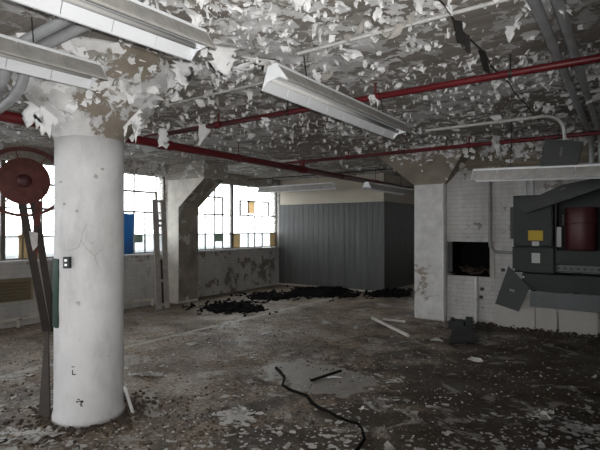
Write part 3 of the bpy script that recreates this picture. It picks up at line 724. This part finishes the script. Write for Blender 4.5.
# supporting stub for the trough
# conduit down the wall into the switch box
p0 = at_y(490, 186, 8.05); p1 = at_y(488, 250, 8.05)
pts = [(p0.x, 8.05, 2.55), (p0.x, 8.05, p1.z+.16)]+arc((p0.x, 8.05, p1.z-.03), (p0.x, 8.05, p1.z+.10), (p0.x+.13, 8.05, p1.z-.03))[1:]+[(x2+.005, 8.03, p1.z-.035)]
conduit(pts, .027, M['conduit_dark'], 'grey conduit curving down the brick wall into the lower switch box')
p0 = at_y(443.5, 182, 7.83)
conduit([(-2.60, 7.978, 2.37), (-2.60, 7.978, 0)], .02, M['old_white'], 'white painted pipe down the right edge of the square column')
p0 = at_y(476, 280, 8.06); conduit([(p0.x, 8.06, oz0-.005), (p0.x, 8.06, .04)], .03, M['old_white'], 'short white pipe from under the dark opening to the floor')
for u, lab in ((526, 'upright conduit above the closed cabinet, left one'), (533, 'upright conduit above the closed cabinet, right one')):
    p = at_y(u, 190, 8.06); conduit([(p.x, 8.06, 2.56), (p.x, 8.06, z1-.0)], .02, M['conduit'], lab)
bd = rect(494, 299, 534, 328, 8.0)
tag(MB().slab([(bd[0], 8.02, 0), (bd[1], 8.02, 0), (bd[1], 8.09, bd[3]), (bd[0], 8.09, bd[3])], .008).build('hardboard_sheet', M['board']), 'pale board standing against the brick wall below the crooked cover', 'board')
for (u0, u1, lab) in ((535, 556, 'pale board against the brick wall under the trough cover, left one of two'), (558.5, 597, 'pale wide board against the brick wall under the trough cover, right one of two')):
    bd2 = rect(u0, 309, u1, 330, 8.0); tag(MB().slab([(bd2[0], 8.03, 0), (bd2[1], 8.03, 0), (bd2[1], 8.09, t1.z-.03), (bd2[0], 8.09, t1.z-.03)], .008).build('hardboard_sheet', M['board']), lab, 'board', 'pale boards under the electrical gear')
for u, v in ((482, 289), (503, 270), (481, 297)):  # dark blocks stand in for dark holes in the brick
    p = at_y(u, v, 8.095); tag(MB().cbox((p.x-.03, 8.085, p.z-.025), (p.x+.03, 8.10, p.z+.025), .004).build('hole_block', M['dark_metal']), 'small dark block marking a hole in the brick wall ' + {482: 'upper one by the short white pipe', 503: 'just below the curved conduit', 481: 'lower one by the short white pipe'}[u], 'hole', 'dark blocks marking holes in the brick wall')

# ------------------------------------------------------------------ left side things
# reel on two dark legs
D0 = 7.05
rc = at_d(24, 181, D0); Rr = 23.3*D0/FPX
fw = -(rc-EYE); fw.z = 0; fw.normalize(); side = Vector((0, 0, 1)).cross(fw).normalized()     # side points right in view
foot1 = at_d(51, 331, 7.30); foot1.z = .0
reel = empty('cable_reel', (foot1.x, foot1.y, 0), 'dark red disc reel with wire hoops on two leaning dark legs by the window', 'reel')
Mr = Matrix((side, Vector((0, 0, 1)), fw)).transposed().to_4x4()
MB().lathe(rc, [(Rr*.2, -.02), (Rr*.95, -.02), (Rr, -.012), (Rr, .012), (Rr*.95, .02), (Rr*.3, .022), (Rr*.26, .04), (.04, .045)], 40, Mr).build('disc', M['rust_red'], reel, 'auto')
hub = MB().lathe(rc, [(.09, .0), (.09, .05), (.05, .07), (.02, .075)], 20, Mr).build('hub', M['dark_red'], reel, 'auto')
def ring(rad, off, tr, seg=40, sq=1.0, cz=0):
    m = MB(); pts = [rc+side*(rad*math.cos(2*PI*i/seg))+Vector((0, 0, cz+rad*sq*math.sin(2*PI*i/seg)))+fw*off for i in range(seg+1)]
    return m.tube(pts, tr, 7, False)
ring(.60, -.14, .02, sq=.86).build('hoop', M['rust_red'], reel, True)
ring(.56, -.26, .014, sq=.9).build('hoop', M['rust_red'], reel, True)
for k in range(8):
    a = 2*PI*k/8+.2; dv = side*math.cos(a)+Vector((0, 0, .86*math.sin(a)))
    MB().tube([rc+dv*.1-fw*.03, rc+dv*.6-fw*.14], .009, 6).build('spoke', M['rust_red'], reel)
MB().tube([rc+fw*.02, rc-fw*.30], .03, 10).build('axle', M['dark_metal'], reel)
for (ut, ub, vb, dd, w) in ((18, 47, 325, .10, .11), (31, 55, 333, -.16, .10)):
    t_ = at_d(ut, 190, D0)-fw*(.16-dd*.3); bq = at_d(ub, vb, 7.3); bq.z = .0
    MB().bar(t_+Vector((0, 0, .1)), bq, w, .06, fw).build('leg', M['wood_dark'], reel)
t_ = at_d(39, 200, D0)-fw*.2; MB().bar(t_, at_d(34, 262, 7.15)-fw*.1, .09, .03, fw).build('strut', M['rust_red'], reel)
rg = at_d(33, 238, D0+.05); 
tag(MB().slab([at_d(29, 231, D0-.02), at_d(38, 233, D0-.02), at_d(37.5, 246, D0), at_d(33, 251, D0), at_d(31, 243, D0)], .02, fw).build('rag', M['scrap']), 'pale rag caught between the legs of the red reel', 'rag')
# leaning dark board behind the column
q0 = at_d(40.5, 417.5, 4.0); q0.z = 0; q1 = at_d(51.5, 420, 4.0); q1.z = 0; q2 = at_d(49.5, 332, 4.16); q3 = at_d(46.5, 332, 4.16)
tag(MB().slab([q0, q1, q2, q3], .025).build('leaning_board', M['wood_dark']), 'dark narrow board leaning on the left of the round column', 'board')
# short white pipe on the right of the base
pa = flr(133.5, 414)+Vector((0, 0, .012)); pb2 = at_d(124.8, 386, 4.05)
tag(MB().tube([pa, pb2], .014, 10).build('short_pipe', M['conduit_white'], None, 'auto'), 'short pale pipe leaning on the right of the round column base', 'pipe')
# ladder-like panel by the window
lx = -7.62
lb = at_x(160, 306, lx); wyb = lambda u, v, x: at_x(u, v, x).y
lad = empty('slotted_frame', (lx, 6.1, 0), 'tall greyed wooden frame leaning at the window sill beside the pier', 'frame')
ztop = at_x(163, 200, -7.74).z
ya0, ya1, ya2, ya3 = at_x(156, 228, lx).y, at_x(161.2, 228, lx).y, at_x(164.2, 228, lx).y, at_x(168.8, 228, lx).y
for a, c in ((ya0, ya1), (ya2, ya3)):
    MB().slab([(lx, a, 0), (lx, c, 0), (lx-.13, c+.0, ztop), (lx-.13, a+.0, ztop)], .03, (1, 0, 0)).build('upright', M['wood_grey'], lad)
for z in (ztop-.03, ztop-.42, ztop-.52, 1.0, .55, .08):
    x = lx-.13*z/ztop; MB().box((x+.004, ya1-.01, z-.025), (x+.026, ya2+.01, z+.025)).build('rung', M['wood_grey'], lad)
MB().slab([(lx-.002, ya1, .1), (lx-.002, ya2, .1), (lx-.002-.13*1.0/ztop, ya2, 1.0), (lx-.002-.13*1.0/ztop, ya1, 1.0)], .004, (1, 0, 0)).build('backing_strip', M['wood_dark'], lad)
# blue sheet in the window
b = MB(); bx_ = XW+.02; y0b, y1b = 4.9, at_x(133, 228, bx_).y; n = 14; vs = []; fs = []
z0b, z1b = 1.08, at_x(130, 213, bx_).z
for lay in (0, .006):
    for i in range(n+1):
        for j in range(6):
            t = i/n; z = z0b+(z1b-z0b)*j/5 - (.02*math.sin(t*9) if j == 5 else 0)
            vs.append((bx_+.03*math.sin(t*17+j*.3)+.035+lay, y0b+(y1b-y0b)*t, z))
K = (n+1)*6
for i in range(n):
    for j in range(5):
        fs += [(i*6+j, i*6+j+1, (i+1)*6+j+1, (i+1)*6+j), (K+i*6+j, K+(i+1)*6+j, K+(i+1)*6+j+1, K+i*6+j+1)]
b.add(vs, fs); tag(b.build('blue_sheet', M['blue'], None, True), 'blue sheet hung in the window right of the round column', 'sheet')
# ochre louvred heater on the wall
hv = [at_x(-10, 279, XW+.1), at_x(33, 298, XW+.1)]
hy0, hy1 = hv[0].y, hv[1].y; hz0, hz1 = .42, .78
ht = empty('wall_heater', (XW+.08, (hy0+hy1)/2, hz0), 'ochre louvred heater under the long window', 'heater')
MB().box((XW+.001, hy0, hz0), (XW+.03, hy1, hz1)).box((XW+.03, hy0, hz0), (XW+.12, hy0+.03, hz1)).box((XW+.03, hy1-.03, hz0), (XW+.12, hy1, hz1)).build('casing', M['ochre'], ht)
lv = MB()
for k in range(7):
    z = hz0+.02+k*(hz1-hz0-.04)/6; lv.slab([(XW+.03, hy0+.03, z+.02), (XW+.03, hy1-.03, z+.02), (XW+.12, hy1-.03, z-.012), (XW+.12, hy0+.03, z-.012)], .006, (0, 0, 1))
lv.build('louvres', M['ochre'], ht)
lp = MB(); lp.tube([(XW+.09, 2.0, .14), (XW+.09, 6.6, .14)], .03, 10)
for y in (2.3, 3.6, 4.9, 6.2): lp.box((XW+.07, y-.02, 0), (XW+.11, y+.02, .13))
_ = 0; lpo = lp.build('heating_pipe', M['pier'], None, 'auto'); tag(lpo, 'dirty white pipe along the foot of the window wall', 'pipe')

# ------------------------------------------------------------------ floor things
p = flr(410, 336); q = flr(371, 320)
def lying(a, b2, r, name, mat, lab, cat, lift=0): return tag(MB().tube([a+Vector((0, 0, r+lift)), b2+Vector((0, 0, r))], r, 10).build(name, mat, None, 'auto'), lab, cat)
lying(flr(372, 321), flr(408, 337), .026, 'lying_pipe', M['board'], 'pale cardboard tube lying on the floor before the square column', 'tube', .03)
lying(flr(383, 320), flr(405, 322.5), .018, 'lying_pipe', M['conduit_white'], 'short pale tube lying close to the foot of the square column', 'tube')
pl = MB(); a, c = flr(311, 381.5), flr(341, 373); pl.bar(a+Vector((0, 0, .014)), c+Vector((0, 0, .03)), .03, .018)
tag(pl.build('stick', M['black']), 'short black stick lying on the damp grey patch', 'stick')
hs = [(277, 369), (281, 373), (285.5, 379), (281.5, 386.5), (290, 391), (307, 397), (313, 404), (319, 410), (328, 413.5), (337, 418), (348, 423), (356, 425), (361.5, 430), (364, 441), (357, 452), (350, 462)]
rs = random.Random(4); hp = [flr(u, v)+Vector((rs.uniform(-.01, .01), rs.uniform(-.01, .01), .018)) for u, v in hs]
tag(MB().tube(hp, [.008+.009*rs.random() for _ in hp], 8).build('hose', M['black'], None, True), 'black perished hose snaking over the floor', 'hose')
# metal box and sheet at the wall foot
a0 = flr(441, 333); gb = empty('junk_box', (a0.x+.13, 7.55, 0), 'small dark metal box with an upright flap lying by the square column', 'metal box')
MB().box((a0.x-.02, 7.5, .0), (a0.x+.22, 7.52, .12)).box((a0.x-.02, 7.52, 0), (a0.x, 7.75, .12)).box((a0.x+.2, 7.52, 0), (a0.x+.22, 7.75, .12)).box((a0.x-.02, 7.52, .0), (a0.x+.22, 7.75, .012)).box((a0.x-.02, 7.75, 0), (a0.x+.22, 7.76, .12)).build('body', M['dark_metal'], gb)
MB().slab([(a0.x+.24, 7.52, .0), (a0.x+.35, 7.54, .0), (a0.x+.33, 7.62, .2), (a0.x+.23, 7.60, .2)], .01).build('flap', M['grey_metal'], gb)
q = [flr(449, 345)+Vector((0, 0, .02)), flr(479, 343.5)+Vector((0, 0, .03)), flr(470, 331.5)+Vector((0, 0, .14)), flr(452, 333)+Vector((0, 0, .12))]
q = [Vector((q[i].x, q[i].y, (.015, .02, .09, .08)[i])) for i in range(4)]
tag(MB().slab(q, .012).build('metal_sheet', M['grey_metal']), 'dark grey metal sheet dropped on the floor near the brick wall', 'metal sheet')

def heap(name, cu, cv, ru, rv, h, mat, lab, seed, n=34, kind='stuff', cat='rubbish'):
    """low ragged mound between pixel extents, a real heightfield"""
    c = flr(cu, cv); ax = (flr(cu+ru, cv)-flr(cu-ru, cv))/2; ay = (flr(cu, cv-rv)-flr(cu, cv+rv))/2
    b = MB(); vs = []; fs = []
    for j in range(n+1):
        for i in range(n+1):
            s, t = 2*i/n-1, 2*j/n-1; p = c+ax*s+ay*t
            rr = s*s+t*t+.9*(noise.noise(Vector((p.x*2.2, p.y*2.2, seed)))) + .5*noise.noise(Vector((p.x*7, p.y*7, seed+3)))
            z = h*max(0, 1-rr)**.6*(.6+.8*abs(noise.noise(Vector((p.x*9, p.y*9, seed+7)))))+ .02*noise.noise(Vector((p.x*25, p.y*25, seed)))
            vs.append(Vector((p.x, p.y, z if rr < 1 else -.03)))
    keep = []
    for j in range(n):
        for i in range(n):
            q = (j*(n+1)+i, j*(n+1)+i+1, (j+1)*(n+1)+i+1, (j+1)*(n+1)+i)
            if max(vs[k].z for k in q) > -.02: fs.append(q)
    b.add(vs, fs); r2 = random.Random(seed)
    for _ in range(150):
        s, t = r2.gauss(0, .6), r2.gauss(0, .6); p = c+ax*s+ay*t; a = r2.random()*PI; l = r2.uniform(.04, .16)
        z = h*max(0, .8-s*s-t*t)*.8+.015
        b.bar((p.x, p.y, z), (p.x+l*math.cos(a), p.y+l*math.sin(a), z+r2.uniform(-.01, .05)), r2.uniform(.02, .07), .015)
    return tag(b.build(name, mat), lab, cat, kind=kind)
heap('black_debris', 234, 308, 30, 5.5, .06, M['black'], 'black torn debris in a low heap, the nearer one before the window wall', 1)
heap('black_debris', 322, 293, 36, 4.5, .13, M['black'], 'black torn debris heaped at the foot of the grey room', 2)
heap('black_debris', 272, 297, 26, 3.0, .06, M['black'], 'black torn debris strewn between the two larger heaps', 5)
heap('black_debris', 390, 294, 24, 3.5, .10, M['black'], 'black torn debris heaped left of the square column', 6)
# rubble along the brick wall foot
def chips(name, gen, count, size, mat, lab, seed, flat=.5, cat='debris'):
    b = MB(); r2 = random.Random(seed)
    for _ in range(count):
        p = gen(r2)
        if p is None: continue
        s = size*r2.uniform(.35, 1.0)**1.5; m = Matrix.Rotation(r2.random()*6.28, 3, 'Z') @ Matrix.Rotation(r2.uniform(-.5, .5), 3, 'X')
        k = r2.randint(4, 6); vs = []
        for lay in (0, 1):
            for i in range(k):
                a = 2*PI*(i+r2.uniform(-.3, .3))/k; q = m @ Vector((s*math.cos(a)*(1-.25*lay), s*.7*math.sin(a)*(1-.25*lay), s*flat*lay*r2.uniform(.6, 1.3))); vs.append(p+q)
        b.add(vs, [tuple(range(k))[::-1], tuple(range(k, 2*k))]+[(i, (i+1) % k, (i+1) % k+k, i+k) for i in range(k)])
    return tag(b.build(name, mat), lab, cat, kind='stuff')
def wallfoot(r2):
    x = r2.uniform(-2.5, 1.2); y = 8.08-abs(r2.gauss(0, .22)); return Vector((x, y, max(0, .07-(8.1-y)*.2)*r2.random()))
chips('rubble', wallfoot, 1500, .035, M['rubble'], 'brown rubble drifted along the foot of the brick wall', 21, .5)
def anywhere(r2):
    u = r2.uniform(-40, 640); v = 300+200*r2.random()**1.3
    p = flr(u, v); 
    if (p-CC).length < .4 or p.y > 8 or p.x < -8.0: return None
    if noise.noise(Vector((p.x*.9, p.y*.9, 4))) + r2.uniform(-.3, .5) + .06*p.x+.1 < 0: return None
    return Vector((p.x, p.y, .0))
chips('rubble', anywhere, 7000, .018, M['rubble'], 'small dark crumbs of dirt strewn over the whole floor', 22, .6)
def basefoot(r2):
    a = r2.uniform(0, 6.28); d = CR+.03+abs(r2.gauss(0, .14)); return Vector((CC.x+d*math.cos(a), CC.y+d*math.sin(a), 0))
chips('rubble', basefoot, 420, .032, M['rubble'], 'dark crumbs gathered around the round column base', 23, .6)

# ------------------------------------------------------------------ loose paint
DOWN = Vector((0, 0, -1))
def dens(x, y):
    return .5+.9*noise.noise(Vector((x*.8, y*.8, 1.7)))+.6*noise.noise(Vector((x*2.1, y*2.1, 9.3)))
r2 = random.Random(77)
near = MB(); cnt = 0
def keep_out(x, y):
    return (Vector((x, y, 0))-CC).length < .92 or (-3.75 < x < -1.95 and y > 7.38)
tries = 0
while cnt < 5600 and tries < 160000:
    tries += 1
    u = r2.uniform(-30, 630); v = r2.uniform(-45, 150 if u > 130 else 110) if r2.random() < .8 else r2.uniform(120, 176)
    if v > 214: continue
    p = at_z(u, v, CZ)
    if u < 46 and v < 118 and p.y < 2.6 and r2.random() < .85: continue
    if p.y > (8.0 if p.x > -3 else 10.5) or p.x < -8 or p.x > 3.5 or keep_out(p.x, p.y): continue
    k = dens(p.x, p.y)
    dist = (p-EYE).length
    if p.x > -2.5 and p.y > 4.5: k += .35
    if dist < 4.2: k = min(k-.22, .42)
    if dist > 5.5: k += .15
    if r2.random() > max(.05, k): continue
    sz = r2.uniform(.3, 1)**1.7*(.066 if dist < 4.5 else .062)*(1.6 if r2.random() < .09 else 1)
    if r2.random() < .7: blob(near, p-Vector((0, 0, .001)), DOWN, sz, r2.uniform(.45, 1.2), r2.uniform(-.6, .8), r2.uniform(.3, 2.0), r2.uniform(0, 6.28), r2, 13)
    else: flake(near, p-Vector((0, 0, .001)), DOWN, sz*r2.uniform(.4, .9), sz*r2.uniform(.8, 1.7), r2.uniform(.1, 1.2), r2.uniform(.2, 1.4), r2.uniform(0, 6.28), r2, 3, 4)
    cnt += 1
for _ in range(9000):
    u = r2.uniform(-30, 630); v = r2.uniform(-40, 178); p = at_z(u, v, CZ)
    if p.y > (8.0 if p.x > -3 else 10.2) or p.x < -7 or p.x > 3 or keep_out(p.x, p.y): continue
    d_ = noise.noise(Vector((p.x*1.1+5, p.y*1.1, 3.3)))+.7*noise.noise(Vector((p.x*3.1, p.y*3.1, 6.1)))
    if d_ < r2.uniform(.0, .6) or r2.random() > .42: continue
    if u < 46 and v < 118 and p.y < 2.6: continue
    blob(near, p-Vector((0, 0, .001)), DOWN, r2.uniform(.3, 1)**1.5*.115, r2.uniform(.4, 1.3), r2.uniform(.1, 1.2), r2.uniform(.2, 1.3), YAW+PI*.5*r2.randint(0, 3)+r2.gauss(0, .5), r2, 19, .1)
pp = tag(near.build('peeling_paint', [M['flake'], M['flake_back']]), 'white paint flakes curling down all over the concrete ceiling', 'peeling paint', kind='stuff')
# around the capital of the round column
cp = MB()
for _ in range(420):
    a = r2.uniform(0, 6.28); t = r2.random(); rr = CR+.03+.5*t; z = 2.42+.5*t**.9
    p = Vector((CC.x+rr*math.cos(a), CC.y+rr*math.sin(a), z)); nr = Vector((math.cos(a), math.sin(a), -.95))
    if noise.noise(p*2.2)+.1 < r2.uniform(-.3, .3): continue
    sz = r2.uniform(.4, 1)*.15
    blob(cp, p+nr*.004, nr, sz*.55, r2.uniform(.5, 1.2), r2.uniform(-.5, .6), r2.uniform(.2, 1.5), r2.uniform(0, 6.28), r2)
for _ in range(90):      # ragged fringe under the rim
    a = r2.uniform(0, 6.28); rr = r2.uniform(.45, .86); z = 2.42+.5*max(0, (rr-CR-.05)/.48)**.9
    p = Vector((CC.x+rr*math.cos(a), CC.y+rr*math.sin(a), z-.005)); nr = Vector((math.cos(a), math.sin(a), 0))
    sz = r2.uniform(.5, 1)*.18
    flake(cp, p, nr, sz*r2.uniform(.3, .8), sz*r2.uniform(.7, 1.5), 0, r2.uniform(-.1, .5), PI+r2.uniform(-.35, .35), r2, 4, 5)
tag(cp.build('peeling_paint', [M['flake'], M['flake_back']]), 'paint flakes peeling off the flared top of the round column', 'peeling paint', kind='stuff')
# along the beam over the brick wall and the square column
wp = MB()
for _ in range(420):
    x = r2.uniform(-3.4, 2.5); z = 2.94-abs(r2.gauss(0, .16)); 
    if z < 2.35: continue
    y = YF-.065 if z > 2.56 else YF-.003
    if x < -2.0: y = 8.0-.56*max(0, (z-2.36)/.58)-.01
    if x < -2.0 and (z < 2.4 or x < -3.0-.56*(z-2.36)/.58): continue
    sz = r2.uniform(.4, 1)*.10
    flake(wp, Vector((x, y, z)), (0, -1, 0), sz*r2.uniform(.5, 1.2), sz*r2.uniform(.7, 1.6), r2.uniform(0, .4), r2.uniform(0, .9), PI+r2.uniform(-.6, .6), r2)
tag(wp.build('peeling_paint', [M['flake'], M['flake_back']]), 'paint flakes peeling off the concrete above the brick wall', 'peeling paint', kind='stuff')

# conspicuous flaps, each its own object
def flap(p, W, L, phi0, curl, yaw, lab, seed, nrm=DOWN, m=6, n=8):
    mb = MB(); rr = random.Random(seed); flake(mb, Vector((0, 0, 0)), nrm, W, L, phi0, curl, yaw, rr, m, n)
    mb.mi = [0]*len(mb.f)
    mb.v = [v+Vector(p) for v in mb.v]
    o = mb.build('hanging_paint_flap', M['flake'], None, True); o.modifiers.new('thickness', 'SOLIDIFY').thickness = .002
    return tag(o, lab, 'paint flap', 'large hanging paint flaps')
yw = YAW
flap(at_z(350, 48, CZ-.01), .16, .16, .5, 1.0, yw+PI, 'large white paint flap above the far end of the middle light fixture', 1)
flap(at_z(260, 58, CZ-.01), .30, .17, .25, .3, yw, 'large white paint flap over the near end of the middle light fixture', 2)
flap(at_z(222, 45, CZ-.01), .20, .30, 1.1, .5, yw+PI, 'broad white paint flap near the far end of the topmost near light', 3)
flap(at_z(232, 3, CZ-.01), .10, .10, .6, .8, yw+PI, 'small round paint flap hanging at the top edge of the ceiling', 4)
flap(at_z(182, 60, CZ-.01), .18, .26, .9, .6, yw+PI, 'white paint flap hanging below the end of the topmost near light', 5)
flap(Vector((-4.1, 3.88, ZA+.03)), .16, .30, 1.45, .1, yw+PI, 'long paint strip dangling over the red pipe beyond the round column', 6, m=4)
flap(at_y(265, 117, 3.88)+Vector((0, 0, .0)), .12, .16, 1.4, .2, yw+PI, 'ragged paint flap hung on the red pipe below the middle light', 7)
flap(at_y(374, 94, 3.88), .12, .12, 1.3, .3, yw+PI, 'ragged paint flap hung on the red pipe right of the middle light', 8)
flap(at_y(496, 135, 6.95), .20, .36, 1.4, .15, yw+PI, 'ragged paint flap hanging over the far red pipe before the brick wall', 9)
flap(at_z(163, 128, 2.70)*1.0, .12, .30, 1.5, .1, yw+PI, 'narrow paint strip hanging before the thick red main', 10, m=3)
flap(at_z(562, 2, CZ-.01), .11, .12, .9, .6, yw+PI, 'small paint flap by the twin conduits at the top right edge', 14)
# rags of paint left of the round column
for k, (u, v, w, l, lab) in enumerate(((49, 97, .13, .34, 'long rag of paint hanging close to the left of the column top'), (32, 101, .16, .26, 'broad rag of paint hanging left of the column top'), (132, 108, .15, .30, 'rag of paint hanging to the right of the round column top'))):
    flap(at_d(u, v, 3.7 if k < 2 else 3.95), w, l, 1.5, .12, yw+PI+.2*k, lab, 20+k, m=5)

# fallen paint on the floor -------------------------------------------------
fp = MB(); r2 = random.Random(99); cnt = 0; tries = 0
UPV = Vector((0, 0, 1))
def fdens(u, v, p):
    d = noise.noise(Vector((p.x*1.1, p.y*1.1, 2.2)))+.6*noise.noise(Vector((p.x*3, p.y*3, 5)))
    base = -.25+.75*max(0, (v-385)/60)
    if v < 345: base -= .12
    if 265 < u < 365 and 365 < v < 402: base -= .5
    return d+base
while cnt < 1500 and tries < 90000:
    tries += 1
    u = r2.uniform(-30, 630); v = 300+175*r2.random()
    p = flr(u, v)
    if p.y > 8 or p.x < -8 or (p-CC).length < .36: continue
    if fdens(u, v, p) < r2.uniform(-.15, .35): continue
    sz = r2.uniform(.25, 1)**2.4*.055
    blob(fp, Vector((p.x, p.y, .003)), UPV, sz, r2.uniform(.4, 1.1), r2.uniform(-.2, .8), r2.uniform(.1, .7), r2.uniform(0, 6.28), r2, 8)
    cnt += 1
tag(fp.build('paint_flakes', [M['scrap'], M['flake_back']]), 'fallen white paint flakes scattered over the dark floor', 'debris', kind='stuff')
def flecks(r2):
    u = r2.uniform(-30, 630); v = 292+190*r2.random()**1.2; p = flr(u, v)
    if p.y > 7.9 or p.x < -8.0 or (p-CC).length < .34: return None
    if noise.noise(Vector((p.x*1.6, p.y*1.6, 14)))+r2.uniform(-.45, .45) < -.02: return None
    return Vector((p.x, p.y, 0))
chips('paint_flakes', flecks, 5200, .017, M['scrap'], 'tiny pale paint specks sprinkled all over the floor', 41, .35)
def pile(u, v, ru, rv, n, sz, lab, seed):
    b = MB(); r3 = random.Random(seed)
    for _ in range(n):
        p = flr(u+r3.gauss(0, ru*.5), v+r3.gauss(0, rv*.5)); s = sz*r3.uniform(.4, 1)
        blob(b, Vector((p.x, p.y, .005+.025*r3.random())), UPV, s*.62, r3.uniform(.5, 1.1), r3.uniform(-.3, .6), r3.uniform(.1, .9), r3.uniform(0, 6.28), r3, 9)
    tag(b.build('paint_flakes', [M['scrap'], M['flake_back']]), lab, 'debris', kind='stuff')
pile(240, 417, 17, 7, 90, .09, 'white paint flakes gathered in the largest floor pile', 31)
pile(148, 376, 14, 2, 40, .08, 'white paint flakes in a streak right of the round column', 32)
pile(545, 417, 24, 4, 50, .07, 'pale flakes in a streak at the lower right of the floor', 33)
pile(583, 431, 20, 5, 50, .08, 'pale flakes at the lowest right corner of the floor', 34)
pile(30, 438, 30, 6, 70, .07, 'white paint flakes at the lowest left corner of the floor', 35)
pile(395, 382, 10, 2, 22, .07, 'white paint flakes on the dark dirt right of the damp patch', 36)
def scrap(u, v, w, l, lab, seed, mat='scrap'):
    p = flr(u, v); mb = MB(); flake(mb, Vector((p.x, p.y, .006)), UPV, w, l, .05, .35, yw+PI/2+seed*.7, random.Random(seed), 5, 6); mb.mi = [0]*len(mb.f)
    o = mb.build('paint_scrap', M[mat], None, True); o.modifiers.new('thickness', 'SOLIDIFY').thickness = .003
    tag(o, lab, 'paint scrap', 'larger paint scraps on the floor')
scrap(329, 377, .12, .2, 'white paper scrap lying beside the short black stick', 1, 'flake')
scrap(262, 334, .16, .14, 'pale scrap lying alone in the middle of the floor', 2)
scrap(472, 361, .22, .12, 'pale scrap lying below the dropped metal sheet', 3)
scrap(435, 341, .2, .14, 'pale scrap lying left of the dropped metal sheet', 4)
scrap(327, 324, .14, .12, 'pale scrap lying short of the black heap', 5)
scrap(196, 345, .2, .14, 'pale scrap lying right of the round column towards the window', 6)

# ------------------------------------------------------------------ light
w = bpy.data.worlds.new('sky'); scene.world = w; w.use_nodes = True; nt = w.node_tree
bg = nt.nodes['Background']; bg.inputs[0].default_value = (.98, .985, 1.0, 1); bg.inputs[1].default_value = 8.5
fl_d = bpy.data.lights.new('camera_flash', 'SPOT'); fl = bpy.data.objects.new('camera_flash', fl_d); COL.objects.link(fl)
fl.location = EYE + R*.05 + Vector((0, 0, .05)) - F*.02
fl_d.energy = 440; fl_d.shadow_soft_size = .02; fl_d.spot_size = math.radians(96); fl_d.spot_blend = 1.0; fl_d.color = (1, .98, .95)
fl.rotation_euler = (PI/2+math.radians(8), 0, YAW+math.radians(8))

vs = scene.view_settings; vs.view_transform = 'Standard'; vs.look = 'None'; vs.exposure = 0; vs.gamma = 1; vs.use_curve_mapping = False
scene.cycles.use_denoising = True; scene.cycles.max_bounces = 8; scene.cycles.diffuse_bounces = 5; scene.cycles.transparent_max_bounces = 12
scene.cycles.sample_clamp_indirect = 6
